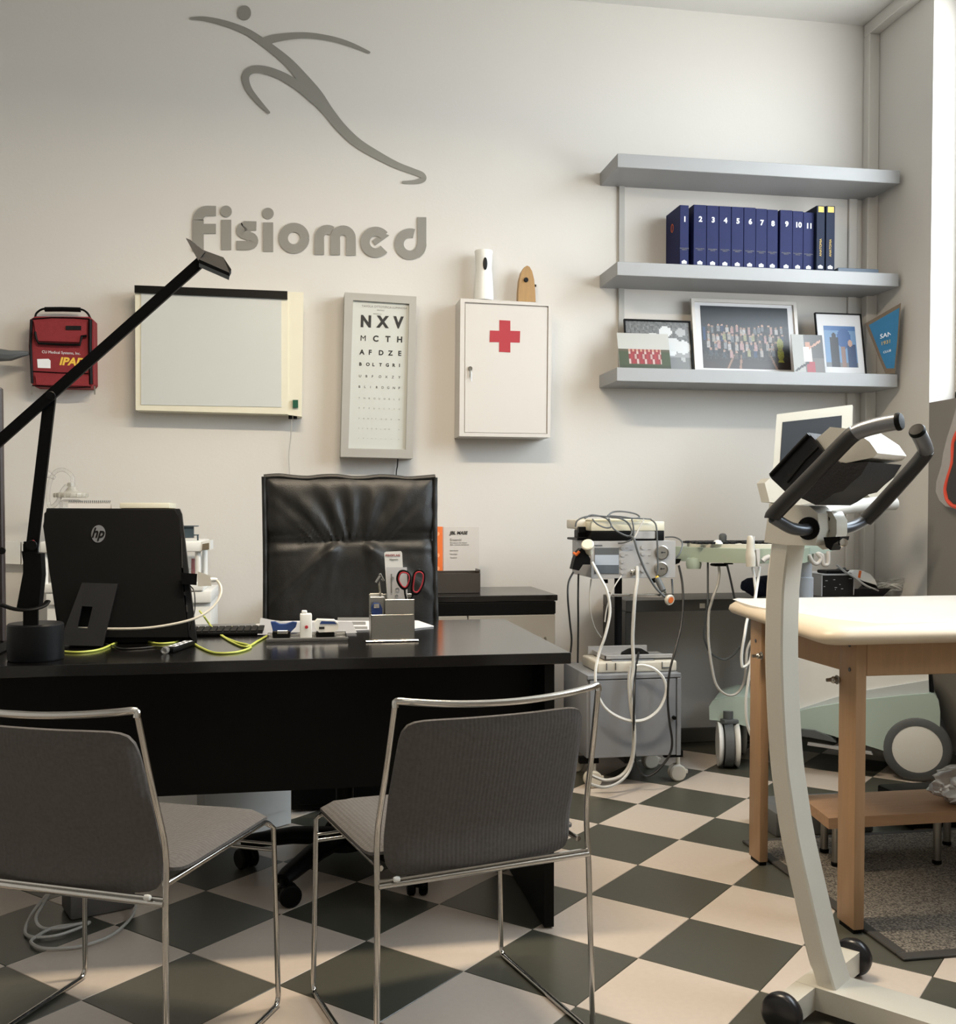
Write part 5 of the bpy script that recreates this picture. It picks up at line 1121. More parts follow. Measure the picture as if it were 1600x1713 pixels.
# tangled leads on the stimulator
tangle = [[(150, 145, 4.2), (160, 110, 4.2), (200, 88, 4.2), (260, 80, 4.2), (340, 85, 4.2), (420, 92, 4.2), (520, 96, 4.2), (590, 100, 4.2)],
          [(205, 95, 4.19), (250, 75, 4.2), (330, 95, 4.2), (360, 140, 4.17), (330, 150, 4.17), (280, 130, 4.17), (250, 100, 4.19)],
          [(340, 80, 4.22), (370, 58, 4.24), (430, 55, 4.24), (500, 68, 4.24), (525, 88, 4.22), (490, 95, 4.2), (420, 85, 4.2), (350, 80, 4.2)],
          [(345, 95, 4.18), (370, 150, 4.17), (420, 185, 4.16), (465, 198, 4.16), (480, 170, 4.17), (455, 120, 4.18), (410, 95, 4.18), (360, 88, 4.2)],
          [(590, 100, 4.2), (620, 130, 4.18), (628, 200, 4.17), (630, 300, 4.17), (632, 380, 4.17), (625, 430, 4.17)],
          [(480, 100, 4.18), (490, 150, 4.17), (485, 210, 4.17), (440, 235, 4.17), (400, 240, 4.18)],
          [(550, 100, 4.18), (520, 160, 4.17), (495, 210, 4.16), (480, 235, 4.16)]]
for pts, lb in zip(tangle, ('longest gray lead running along the top of the stimulator', 'small coil of gray lead on the left of the stimulator top', 'gray lead loop standing highest above the stimulator', 'gray lead loop hanging over the front of the stimulator', 'thin gray lead hanging down the right of the silver box', 'gray lead falling across the stimulator label to the left', 'fine gray lead crossing the stimulator label')):
    c7('tangled_lead', pts, .0036, M_rub if 'fine' not in lb else M_wcab, lb)
# ================================================================ BENCH ALONG THE WALL
ZBN = .742; YBN = 4.52
xl = at(1048, 1005, YBN).x
t = thing('side_table', 'dark gray wooden bench table along the back wall', 'table', (2.15, 4.7, 0))
obj('top', box((xl, YBN, ZBN-.052), (2.80, 4.88, ZBN), .002), mat('dark_gray_laminate', (74, 72, 68), .45, noise_scale=12, noise_amt=.08), t)
m_ = MATS['dark_gray_laminate']
obj('side_panel', box((xl, YBN+.01, .0), (xl+.03, 4.88, ZBN-.053), .002), m_, t)
obj('side_panel', box((xl+.05, YBN+.20, .0), (xl+.085, 4.88, ZBN-.053), .002), m_, t)
obj('side_panel', box((2.77, YBN+.01, .0), (2.80, 4.88, ZBN-.053), .002), m_, t)
obj('sticker', box((at(1177, 0, YBN).x, YBN-.001, ZBN-.04), (at(1186, 0, YBN).x, YBN, ZBN-.018)), M_beige, t)
zt6 = ZBN+.0008; N_ = onY(4.6, 1430, 985)
t = thing('cloth_bundle', 'rolled navy blue cloth on the bench left of the bike post', 'cloth', (N_(1265, 0).x, 4.6, zt6))
b = NB(); c0, c1 = N_(1246, 988), N_(1300, 988); tube(b, [V((c0.x+(c1.x-c0.x)*k/8, 4.60+.01*math.sin(k*2), zt6+.05+.004*math.sin(k*1.3))) for k in range(9)], .045, 14, radii=[.025, .036, .044, .047, .048, .048, .046, .044, .040])
for v in b.verts: v.co += v.normal*0 + V((.006*noise.noise(v.co*30), .006*noise.noise(v.co*31), .009*noise.noise(v.co*26)))
for v in b.verts: v.co.z = max(v.co.z, zt6)
obj('roll', b, M_navy, t, smooth=True)
t = thing('black_box', 'black box with white scuffed edges on the bench', 'box', (N_(1400, 0).x, 4.62, zt6))
b = NB(); zq1 = N_(0, 960, 4.58).z; xa, xb_ = N_(1374, 0, 4.58).x, N_(1429, 0, 4.58).x
bx(b, (xa+.004, 4.58, zt6), (xb_, 4.84, zq1-.005), .001); obj('carton', b, mat('scuffed_black', (24, 24, 24), .5, noise_scale=25, noise_amt=.6), t)
b = NB(); bx(b, (xa, 4.577, zt6), (xa+.006, 4.845, zq1)); bx(b, (xa, 4.577, zq1-.006), (xb_, 4.845, zq1)); bx(b, (xb_-.003, 4.5765, zt6), (xb_, 4.58, zq1)); obj('white_edging', b, M_paper, t)
b = NB(); rr = random.Random(2)
for k in range(9): x = xa+.01+rr.random()*(xb_-xa-.03); z = zt6+.01+rr.random()*(zq1-zt6-.03); bx(b, (x, 4.5785, z), (x+.003+rr.random()*.012, 4.58, z+.003))
obj('scuffs', b, M_paper, t)
t = thing('black_remote', 'flat black gadget on top of the black box', 'device', (N_(1400, 0).x, 4.62, zq1))
b = NB(); bx(b, (N_(1384, 0, 4.6).x, 4.60, zq1+.0006), (N_(1424, 0, 4.6).x, 4.70, zq1+.016), .004); obj('body', b, M_plas, t)
t = thing('glossy_tray', 'black glossy tray heaped with tangled clear tubing on the bench', 'tray', (N_(1490, 0).x, 4.6, zt6))
xa, xb_ = N_(1430, 0, 4.55).x, N_(1551, 0, 4.55).x; xb_ = min(xb_, 2.79); ztr = N_(0, 985, 4.55).z
b = NB(); bx(b, (xa, 4.55, zt6), (xb_-.04, 4.80, zt6+.005)); 
hexa(b, [(xa, 4.55, zt6), (xb_-.04, 4.55, zt6), (xb_, 4.545, ztr), (xa, 4.545, ztr)]+[(xa, 4.555, zt6), (xb_-.04, 4.555, zt6), (xb_, 4.55, ztr), (xa, 4.55, ztr)])
hexa(b, [(xb_-.04, 4.55, zt6), (xb_-.04, 4.80, zt6), (xb_, 4.80, ztr), (xb_, 4.545, ztr)]+[(xb_-.044, 4.55, zt6), (xb_-.044, 4.80, zt6), (xb_-.005, 4.80, ztr), (xb_-.005, 4.545, ztr)])
obj('tray_shell', b, M_rubb, t)
rr = random.Random(8)
for s, (cx_, cz_, lb) in enumerate(((1478, 978, ''), (1500, 975, ''), (1490, 983, ''), (1540, 984, ''))):
    c = N_(cx_, cz_, 4.62); pts = []
    for k in range(22): a = k*.85+s; rad = .035+.025*rr.random(); pts.append(c+V((math.cos(a)*rad*1.3, math.sin(a)*.04, math.sin(a*1.13+s)*rad*.45)))
    for p in pts: p.z = max(p.z, zt6+.012)
    obj('tubing', tube(NB(), pts, .0035, 6, smooth=4), M_clear if s != 2 else M_white, t, smooth=True)
t = thing('orange_striped_probe', 'white scanner head with an orange stripe resting on the black box and tray', 'probe', N_(1447, 975, 4.58))
b = NB(); prism(b, [N_(x, y, 4.565) for x, y in [(1424, 958), (1430, 954), (1441, 954), (1456, 960), (1464, 969), (1468, 979), (1445, 972), (1428, 965)]], (0, .04, 0)); bevel_all(b, .005, 2); obj('shell', b, M_white, t, smooth=40)
b = NB(); prism(b, [N_(x, y, 4.5635) for x, y in [(1438, 954.5), (1442, 955), (1440, 967), (1436, 966)]], (0, .02, 0)); obj('orange_stripe', b, M_orange, t)
b = NB(); prism(b, [N_(x, y, 4.57) for x, y in [(1440, 968), (1462, 975), (1470, 984), (1452, 982)]], (0, .04, 0)); obj('dark_underside', b, M_plas, t)
cable('thin_lead', [(1400, 945, 4.57), (1415, 957, 4.57), (1430, 966, 4.56), (1450, 980, 4.55), (1470, 988, 4.55)], .0055, M_boxg, label='flat pale strap running over the black box to the tray', cat='cable')
# ================================================================ ULTRASOUND MACHINE
e = V((.865, -.502, 0)); nv = V((-.502, -.865, 0)); aw = -nv; MP = V((2.587, 4.006, 0)) - aw*.0
Q_ = lambda x, y, o=0: atp(x, y, MP-nv*(-o), nv)       # o: towards the camera
def q2(x, y, o=0): return Q_(1180+x/3.81, 960+y/3.81, o)
t = thing('ultrasound_machine', 'sage green and white ultrasound machine on wheels behind the treatment table', 'medical machine', MP-e*.35+aw*.2)
def shell(nm, pts, o, d, m, bev=.012, par=None, sm=None):
    b = NB(); P = [q2(x, y, o) for x, y in pts]; prism(b, P, aw*d)
    bevel_all(b, bev, 3, 25) if bev else None
    return obj(nm, b, m, par or t, smooth=45)
arch = [(1490, 1052)]+[(1352+148*math.cos(math.radians(a)), 1165-150*math.sin(math.radians(a))) for a in range(45, 176, 13)]
shell('rear_shell', [(590, 900), (600, 874), (700, 850), (850, 826), (1030, 800), (1250, 776), (1430, 762), (1470, 775), (1490, 810), (1500, 880), (1497, 980)]+arch+[(1185, 1145), (1100, 1115), (1000, 1085), (840, 1040), (720, 1005), (610, 985)], .0, .42, M_green, .012)
shell('white_body', [(590, 540), (1425, 640), (1430, 760), (1250, 774), (1030, 797), (850, 823), (700, 848), (590, 872)], -.03, .34, M_white, .01)
shell('body_fold', [(590, 865), (820, 790), (1030, 742), (1425, 678), (1428, 760), (1250, 773), (1030, 796), (850, 822), (700, 847), (600, 868)], -.018, .02, mat('pale_gray_plastic', (188, 194, 196), .45, noise_scale=8, noise_amt=.02), .003)
shell('rear_post', [(1428, 640), (1450, 640), (1462, 755), (1432, 758)], -.05, .25, M_plasg, .004)
shell('front_shell', [(25, 845), (48, 808), (150, 782), (300, 788), (480, 830), (600, 872), (600, 985), (470, 1030), (395, 1030), (260, 972), (165, 945), (28, 930)], -.0, .34, M_green, .014)
shell('front_shell_cap', [(60, 800), (150, 778), (280, 784), (290, 800), (160, 808)], -.02, .25, M_green, .006)
shell('foot_pedal', [(610, 990), (700, 1000), (800, 1040), (835, 1075), (760, 1060), (650, 1040), (612, 1035)], .02, .10, M_rub, .004)
shell('pedal_bar', [(655, 1078), (840, 1105), (1060, 1140), (1070, 1155), (840, 1120), (650, 1092)], .03, .03, M_boxg, .002)
def wheel(c, r, w, axd, par, hub=True, nm='wheel'):
    b = NB(); lathe(b, [(r*.72, 0), (r*.93, .0), (r, w*.2), (r, w*.8), (r*.93, w), (r*.72, w), (r*.72, 0)], c-axd*(w/2), axd, 36); wh = obj(nm, b, M_rub, par, smooth=50)
    b = NB(); lathe(b, [(0, -.004), (r*.5, -.003), (r*.72, .002), (r*.72, w), (r*.5, w+.002), (0, w+.004)], c-axd*(w/2), axd, 36); obj('hub_cap', b, M_white, wh, smooth=50); return wh
c = q2(1352, 1178, .01); wheel(V((c.x, c.y, .139))+aw*.03, .138, .05, aw, t); wheel(V((c.x, c.y, .139))+aw*.36, .138, .05, aw, t)
fw = V(atz(1218, 1282, 0)); ax = (V((1, 0, 0))*math.cos(.30)+V((0, -1, 0))*math.sin(.30))
for off in (V(), aw*.26): 
    cc = V((fw.x, fw.y, .100))+off
    b = NB()
    for s in (-1, 1): lathe(b, [(0, 0), (.062, 0), (.088, .006), (.098, .018), (.098, .026), (0, .026)], cc+ax*(s*.020), ax*-s if False else ax*s, 28)
    f_ = obj('front_caster', b, M_white, t, smooth=50)
    b = NB(); lathe(b, [(.099, -.019), (.1005, 0), (.099, .019), (.05, .019), (.05, -.019), (.099, -.019)], cc, ax, 28); obj('caster_tyre', b, M_rub, f_, smooth=50)
    b = NB(); cyl(b, cc+V((0, 0, .09)), cc+V((0, 0, .15)), .022, 14); bx(b, cc+V((-.03, -.03, .095)), cc+V((.04, .03, .115)), .006, 2); obj('caster_fork', b, M_rub, f_, smooth=40)
b = NB(); p = Q_(1347, 1000, -.15); zc9 = .36; cyl(b, (p.x, p.y, zc9), (p.x, p.y, at(1347, 930, p.y).z), .030, 20, .004); cyl(b, (p.x, p.y, zc9), (p.x, p.y, at(1347, 965, p.y).z), .037, 20, .004); obj('column', b, mat('pale_blue_white', (206, 214, 224), .4, noise_scale=8, noise_amt=.01), t, smooth=40)
# console
YCN = 4.32
U_ = lambda x, y, Y=YCN: at(1120+(x or 900)/8.889, 870+(y or 560)/8.889, Y)
zcn = U_(0, 560).z; zct = U_(0, 470).z
b = NB(); P = [U_(80, 560, 4.42), U_(250, 590, 4.34), U_(600, 620, 4.22), U_(1150, 615, 4.12), U_(1500, 560, 4.08), V((U_(2000, 0, 4.1).x, 4.10, 0)), V((U_(2150, 0, 4.3).x, 4.30, 0)), V((U_(1900, 0, 4.6).x, 4.58, 0)), V((U_(800, 0, 4.66).x, 4.64, 0)), V((U_(150, 0, 4.6).x, 4.55, 0))]
P = [V((p.x, p.y, zcn-.015)) for p in P]; prism(b, P, (0, 0, zct-zcn+.035)); bevel_all(b, .024, 5, 20); obj('console', b, M_greeny, t, smooth=50)
cen = sum(P, V())/len(P); ztop = zct+.020
b = NB(); P5 = [V((cen.x+(p.x-cen.x)*.80, cen.y+(p.y-cen.y)*.80+.01, ztop)) for p in P]; prism(b, P5, (0, 0, .016)); bevel_all(b, .006, 2, 20); obj('key_deck', b, M_beige, t, smooth=40)
b = NB(); rr = random.Random(4)
for j in range(5):
    for i in range(16):
        x = cen.x-.24+i*.030; y = cen.y-.10+j*.05
        if rr.random() < .85: bx(b, (x, y, ztop+.016), (x+.022, y+.030, ztop+.026), .002)
obj('keys', b, M_plasg, t)
b = NB(); lathe(b, [(0, 0), (.022, 0), (.022, .006), (.012, .016), (0, .018)], (U_(760, 0, 4.22).x, 4.25, ztop+.016), (0, 0, 1), 20); obj('trackball', b, M_white, t, smooth=50)
b = NB(); p = U_(795, 0, 4.45); lathe(b, [(0, 0), (.014, 0), (.016, .012), (.017, .02), (.017, .034), (.012, .042), (0, .044)], (p.x, 4.45, ztop+.014), (0, 0, 1), 20); obj('gel_knob', b, M_rub, t, smooth=50)
b = NB(); lathe(b, [(0, 0), (.030, 0), (.034, .02), (.03, .045), (0, .05)], U_(365, 620, 4.30)+V((0, 0, -.03)), (0, 0, 1), 20); obj('console_foot', b, M_greeny, t, smooth=50)
obj('cable_clip', bx(NB(), U_(680, 690, 4.26), U_(790, 640, 4.32), .005), M_plas, t); obj('cable_clip', bx(NB(), U_(860, 660, 4.26), U_(905, 635, 4.30), .003), M_plas, t)
b = NB(); prism(b, [U_(80, 570, 4.36), U_(180, 580, 4.36), U_(150, 640, 4.36), U_(80, 665, 4.36)], (0, .05, 0)); obj('cable_clip', b, M_plas, t)
# probe
t2 = thing('ultrasound_probe', 'slender cream ultrasound probe hooked on the front of the console', 'probe', U_(1210, 690, 4.06))
b = NB(); tube(b, [U_(x, y, 4.05) for x, y in [(1200, 235), (1205, 300), (1205, 420), (1210, 540), (1215, 690)]], .02, 14, radii=[.009, .014, .016, .021, .019], smooth=4); obj('body', b, M_beige, t2, smooth=True)
b = NB(); prism(b, [U_(x, y, 4.045) for x, y in [(1295, 440), (1350, 430), (1350, 600), (1335, 690), (1320, 690), (1305, 560)]], (0, .03, 0)); obj('white_bracket', b, M_whitem, t2)
b = NB(); tube(b, [U_(1240, 240, 4.06), U_(1235, 320, 4.06), U_(1240, 450, 4.06)], .010, 10); obj('white_clip', b, M_whitem, t2, smooth=True)
b = NB(); tube(b, [U_(1390, 610, 4.06), U_(1430, 570, 4.06), U_(1490, 545, 4.06)], .011, 10); obj('white_clip', b, M_whitem, t2, smooth=True)
# monitor
YM = 4.25
m_pts = [(1300, 693), (1426, 677), (1423, 835), (1289, 850)]
t3 = t
b = NB(); mp = [at(x, y, YM+.0006*(850-y)) for x, y in m_pts]; prism(b, mp, (.03, .045, 0)); bevel_all(b, .012, 3); mon = obj('monitor', b, mat('monitor_beige', (172, 165, 150), .5, noise_scale=12, noise_amt=.02, spec=.3), t, smooth=40)
b = NB(); mq = [at(x, y, YM+.0006*(850-y)-.002) for x, y in [(1310, 706), (1409, 695), (1407, 812), (1302, 825)]]; prism(b, mq, (0, .006, 0)); obj('monitor_screen', b, mat('screen_black', (14, 15, 18), .5, spec=.2, noise_scale=5), mon)
b = NB(); prism(b, [at(x, y, YM-.03) for x, y in [(1280, 808), (1288, 800), (1320, 825), (1312, 842), (1288, 840)]], (0, .08, 0)); bevel_all(b, .004, 2); obj('monitor_hinge', b, M_beige, t)
b = NB(); prism(b, [at(x, y, 4.2) for x, y in [(1455, 768), (1503, 806), (1499, 846), (1480, 856), (1437, 812)]], (0, .05, 0)); bevel_all(b, .006, 2); obj('support_arm', b, M_beige, t)
b = NB(); tube(b, [at(1372, 858, 4.12), at(1420, 848, 4.12), at(1470, 842, 4.14), at(1497, 843, 4.16)], .03, 14, radii=[.024, .030, .030, .028]); obj('rear_handle', b, M_white, t, smooth=True)
b = NB(); prism(b, [at(x, y, 4.22) for x, y in [(1345, 908), (1360, 902), (1396, 912), (1400, 918), (1384, 926), (1360, 926), (1352, 940), (1343, 940)]], (0, .05, 0)); bevel_all(b, .005, 2); obj('probe_shelf', b, M_green, t, smooth=40)
b = NB(); tube(b, [at(x, y, 4.18) for x, y in [(1354, 928), (1360, 940), (1368, 943), (1374, 934), (1368, 926), (1376, 930), (1378, 944), (1386, 943), (1386, 922)]], .009, 10, smooth=4); obj('white_hook', b, M_whitem, t, smooth=True)
b = NB(); lathe(b, [(0, 0), (.010, 0), (.012, .01), (0, .014)], at(1411, 953, 4.7), (0, -1, 0), 12); lathe(b, [(0, 0), (.007, 0), (.008, .01), (0, .012)], at(1402, 953, 4.7), (0, -1, 0), 12)
# machine leads
U7 = lambda x, y, Y: (1120+x/8.889, 870+y/8.889, Y)
W4 = lambda x, y, Y: (1040+x/5.708, 980+y/5.708, Y)
for lb, pts, r, m in (
  ('left straight gray lead hanging from the green console', [U7(575, 630, 4.26), U7(575, 900, 4.26), U7(575, 1240, 4.26), W4(820, 200, 4.27), W4(800, 350, 4.3), W4(790, 480, 4.32), W4(810, 560, 4.34), W4(850, 640, 4.36), W4(930, 690, 4.38), W4(1000, 700, 4.38), W4(1080, 650, 4.36), W4(1130, 580, 4.34)], .0045, M_rub),
  ('gray lead bending left below the green console', [U7(738, 690, 4.24), U7(745, 800, 4.24), U7(720, 960, 4.24), U7(650, 1150, 4.24), W4(860, 160, 4.25), W4(835, 260, 4.26), W4(830, 450, 4.26), W4(835, 560, 4.26), W4(860, 750, 4.26), W4(900, 930, 4.26), W4(970, 1020, 4.26), W4(1050, 1045, 4.26), W4(1120, 1010, 4.26), W4(1170, 920, 4.24), W4(1190, 780, 4.2), W4(1200, 620, 4.2), W4(1240, 520, 4.2)], .0058, M_wcab),
  ('slanting gray lead below the green console', [U7(860, 660, 4.26), U7(920, 920, 4.3), U7(985, 1230, 4.36)], .005, M_rub),
  ('white lead running from the probe down behind the table end to a sharp bend', [U7(1240, 700, 4.06), U7(1270, 900, 4.06), U7(1280, 1140, 4.04), W4(1205, 310, 3.98), W4(1175, 480, 3.95), W4(1150, 640, 3.95), W4(1150, 740, 3.95), W4(1165, 775, 3.95), W4(1225, 725, 3.95), W4(1250, 600, 3.95)], .0058, M_white),
  ('long white lead from the probe bracket to the floor behind the table leg', [U7(1345, 690, 4.06), U7(1320, 900, 4.06), U7(1290, 1100, 4.02), W4(1262, 300, 3.9), W4(1250, 460, 3.85), W4(1245, 700, 3.85), W4(1215, 900, 3.85), W4(1190, 1100, 3.85), W4(1200, 1300, 3.85), W4(1240, 1430, 3.85), W4(1290, 1480, 3.85)], .0058, M_white)):
    cable('machine_lead', pts, r, m, sm=7, label=lb, cat='cable')
tag(obj('wall_bracket', b, M_rub), 'two small dark knobs on the wall above the black box', 'knob')
# ================================================================ TREATMENT TABLE
t = thing('treatment_table', 'wooden treatment table with cream padded top, right foreground', 'massage table', (2.1, 2.95, 0))
XT0, XT1, YT0, YT1, ZLEG = 1.44, 2.82, 2.50, 3.42, .790
LEG = [((1.478, 1.509), (2.572, 2.662)), ((1.468, 1.497), (3.130, 3.212)), ((2.72, 2.75), (2.572, 2.662)), ((2.72, 2.75), (3.130, 3.212))]
for (xa, xb_), (ya, yb_) in LEG:
    b = NB(); bx(b, (xa, ya, .012), (xb_, yb_, ZLEG), .003, 2); lg_ = obj('leg', b, M_wood, t, smooth=40)
    obj('leg_foot', box((xa+.003, ya+.006, 0), (xb_-.003, yb_-.01, .0118)), M_plas, lg_)
obj('end_apron', box((1.480, 2.664, .705), (1.504, 3.128, ZLEG), .002), M_wood, t)
obj('side_apron', box((1.510, 2.574, .700), (2.719, 2.600, ZLEG), .002), M_wood, t)
obj('side_apron', box((1.498, 3.185, .700), (2.719, 3.21, ZLEG), .002), M_wood, t)
def bolt(p):
    b = NB(); cyl(b, p+V((0, 0, 0)), p+V((-.035, 0, 0)), .005, 10); cyl(b, p+V((-.002, 0, 0)), p+V((-.006, 0, 0)), .013, 16, .001); lathe(b, [(0, 0), (.009, 0), (.010, .006), (.006, .012), (0, .012)], p+V((-.01, 0, 0)), (-1, 0, 0), 10); bx(b, p+V((-.020, -.016, -.004)), p+V((-.014, .016, .004)), .002); obj('wing_bolt', b, M_steel, t, smooth=40)
bolt(atx(1403, 1137, 1.478)); bolt(atx(1276, 1097, 1.468))
b = NB()
for (x, y) in ((1422, 1079), (1422, 1120), (1265, 1072)): p = atx(x, y, 1.4775 if x > 1300 else 1.4675); cyl(b, p, p+V((-.0015, 0, 0)), .006, 10)
obj('screw_plug', b, M_rub, t)
# padded top
b = NB(); prof = [(0, .0), (.015, .0), (.035, .006), (.045, .018), (.041, .031), (.022, .044), (-.02, .050)]
def ringpts(off, z):
    c = [V((1.350, YT0, 0)), V((XT1, YT0, 0)), V((XT1, YT1, 0)), V((1.458, YT1, 0))]
    o_ = [V((-1, -1, 0)), V((1, -1, 0)), V((1, 1, 0)), V((-1, 1, 0))]; P = []
    for i in range(4):
        p0 = c[i]-o_[i]*.068
        base = {0: 180, 1: 270, 2: 0, 3: 90}[i]
        for k in range(6):
            a = math.radians(base+k*18); P.append(V((p0.x+math.cos(a)*(.068+off-.045), p0.y+math.sin(a)*(.068+off-.045), ZLEG+.0008+z)))
    return P
rings = [[b.verts.new(p) for p in ringpts(o_, z)] for o_, z in prof]
for a, c in zip(rings, rings[1:]):
    for k in range(len(a)): b.faces.new((a[k], a[(k+1) % len(a)], c[(k+1) % len(a)], c[k]))
b.faces.new(rings[0]); b.faces.new(rings[-1])
obj('padded_top', b, M_vinyl, t, smooth=60)
t = thing('paper_sheet', 'bright white paper sheet spread over the padded table top', 'sheet', (2.1, 2.95, ZLEG+.051))
b = NB(); g = []; nx, ny = 40, 22
xs0, xs1, ys0, ys1 = 1.45, 2.79, 2.572, YT1-.03
zc_ = ZLEG+.0508
for j in range(ny+1):
    for i in range(nx+1):
        u, v = i/nx, j/ny; x = xs0+(xs1-xs0)*u; y = ys0+(ys1-ys0)*v
        if u == 0: x += .02*math.sin(v*7)
        x += .09*(1-u)*max(0, 1-v*5) + .02*(1-u)*v
        z = zc_+.0014+.0008*noise.noise(V((x*6, y*6, 0)))+(.0015 if (u < .05 or v < .05) else 0)*abs(math.sin(x*23+y*19))
        if i == 0 or j == 0: z = zc_-.0006
        g.append(b.verts.new((x, y, z)))
for j in range(ny):
    for i in range(nx): k = j*(nx+1)+i; b.faces.new((g[k], g[k+1], g[k+nx+2], g[k+nx+1]))
bmesh.ops.solidify(b, geom=b.faces[:], thickness=.0004); obj('sheet', b, M_sheet, t, smooth=True)
# ================================================================ STOOL, MAT, BAG
tag(obj('floor_mat', bevel_all(box((1.53, 2.41, .0), (2.60, 3.37, .008)), .003, 1), M_mat), 'gray speckled carpet mat under the wooden step stool', 'mat')
MT = bpy.data.objects['floor_mat']
bd = NB(); 
for lo, hi in (((1.515, 2.395, .0), (2.60, 2.43, .0095)), ((1.515, 2.43, .0), (1.548, 3.37, .0095)), ((1.548, 3.345, .0), (2.6, 3.37, .0095))): bx(bd, lo, hi, .003, 1)
ROOTM[MT] = Matrix.Translation(MT.location); obj('mat_border', bd, mat('mat_edge_rubber', (56, 54, 51), .7, noise_scale=30), MT)
ZST = .190
t = thing('step_stool', 'low pine step stool with metal legs on the gray mat', 'stool', (1.95, 3.08, .0095))
P = [atz(1385, 1368, ZST), atz(1352, 1331, ZST), atz(1541, 1331, ZST), atz(1625, 1372, ZST)]
P = [V((1.628, 2.985, ZST)), V((1.662, 3.245, ZST)), V((2.22, 3.245, ZST)), V((2.26, 2.985, ZST))]
b = NB(); prism(b, [V((p.x, p.y, ZST-.034)) for p in P], (0, 0, .034)); bevel_all(b, .003, 2); obj('tread', b, M_pine, t)
for (x, y) in ((1.70, 3.07), (2.03, 3.03), (1.73, 3.20), (2.18, 3.20)):
    b = NB(); cyl(b, (x, y, .022), (x, y, ZST-.035), .013, 16); l_ = obj('leg', b, M_steel, t, smooth=40)
    b = NB(); cyl(b, (x, y, .0098), (x, y, .0225), .015, 16, .002); obj('leg_foot', b, M_plas, l_, smooth=40)
t = thing('low_gray_box', 'flat gray box on the mat under the step stool', 'box', (1.98, 3.38, .0))
b = NB(); p0, p1 = atz(1364, 1440, .01), atz(1525, 1436, .01); bx(b, (p0.x, 3.40, .001), (p1.x+.05, 3.62, .085), .004, 2); obj('body', b, mat('box_gray', (96, 98, 98), .6, noise_scale=20), t, smooth=40)
t = thing('black_case', 'black case on the floor behind the right end of the stool', 'case', (2.3, 3.42, .0))
b = NB(); bx(b, (2.17, 3.40, .001), (2.45, 3.62, .11), .01, 2); obj('body', b, M_plas, t, smooth=40)
t = thing('plastic_bag', 'crumpled shiny gray plastic bag lying on the right of the step stool', 'bag', (2.10, 3.05, ZST))
b = NB(); bmesh.ops.create_icosphere(b, subdivisions=4, radius=1)
cb = V((2.20, 3.06, ZST+.060))
for v in b.verts:
    d = v.co.normalized(); n_ = noise.noise(d*2.2)*.35+abs(noise.noise(d*5))*.28+noise.noise(d*11)*.08
    v.co = cb+V((d.x*.150, d.y*.10, d.z*.066))*(1+n_*.55)
    v.co.z = max(v.co.z, ZST+.0015)
obj('body', b, mat('shiny_gray_film', (215, 217, 220), .14, .4, noise_scale=14, noise_amt=.5), t, smooth=35)
b = NB(); prism(b, [V((2.05, 3.0, ZST+.025)), V((2.10, 2.995, ZST+.035)), V((2.2, 2.992, ZST+.10)), V((2.13, 3.0, ZST+.075))], (0, -.003, 0)); obj('white_print', b, M_paper, t)
# ================================================================ EXERCISE BIKE
Av = V((.785, .620, 0)).normalized(); Bv = V((.620, -.785, 0)).normalized()
base0 = V((1.184, 2.135, .07))
t = thing('exercise_bike', 'silver beige exercise bike with a curved post and black foam handlebars', 'exercise bike', (1.22, 2.17, 0))
midp = [(1398, 1658), (1379.5, 1595), (1361, 1516), (1337.5, 1411), (1326, 1340), (1318, 1280), (1312.5, 1200), (1309, 1100), (1310.5, 1005), (1314, 960), (1320.5, 912), (1322, 895)]
MP_ = [atp(x, y, base0, Av) for x, y in midp]
MP_ = catmull(MP_, 4)
b = NB(); rings = []
for i, p in enumerate(MP_):
    k = i/(len(MP_)-1); wa, wb_ = .088, .044
    tn = (MP_[min(i+1, len(MP_)-1)]-MP_[max(i-1, 0)]).normalized(); bn = (Bv-tn*Bv.dot(tn)).normalized()
    if i < 3: bn = Bv
    r = .004; c = []
    for (ax_, bx_, s1, s2) in ((0, 0, 1, -1), (wa, 0, -1, -1), (wa, -wb_, -1, 1), (0, -wb_, 1, 1)):
        cp_ = p+Av*ax_+bn*bx_
        a1, a2 = cp_+Av*(s1*r), cp_+bn*(s2*r)
        c += [a2, a1] if s1*s2 < 0 else [a1, a2]
    rings.append([b.verts.new(v) for v in c])
for a, c in zip(rings, rings[1:]):
    for k in range(8): b.faces.new((a[k], a[(k+1) % 8], c[(k+1) % 8], c[k]))
b.faces.new(rings[0]); b.faces.new(rings[-1])
obj('post', b, M_bike, t, smooth=35)
def obox(bm, o, a, c, z0, z1, bev=.004):   # parallelogram box: origin o, spans a and c
    tb = NB(); P = [V((q.x, q.y, z0)) for q in (o, o+a, o+a+c, o+c)]; prism(tb, P, (0, 0, z1-z0)); bevel_all(tb, bev, 2); return merge(bm, tb)
o0 = V((1.184, 2.135, 0))
b = NB(); obox(b, o0-Bv*.088-Av*.012, Av*.104, Bv*1.0, .018, .070); obj('floor_bar', b, M_bike, t, smooth=35)
oA = o0-Bv*.088
b = NB(); obox(b, oA-Av*.112, Av*.0995, Bv*.047, .018, .0698); obox(b, oA+Av*.0925, Av*.150, Bv*.047, .018, .0698); obj('cross_foot', b, M_bike, t, smooth=35)
for c in (oA-Av*.130+Bv*.0235, oA+Av*.260+Bv*.0235):
    c = V((c.x, c.y, .046)); b = NB(); lathe(b, [(0, -.017), (.036, -.017), (.044, -.011), (.046, 0), (.044, .011), (.036, .017), (0, .017)], c, Av, 32); obj('end_wheel', b, M_rubb, t, smooth=50)
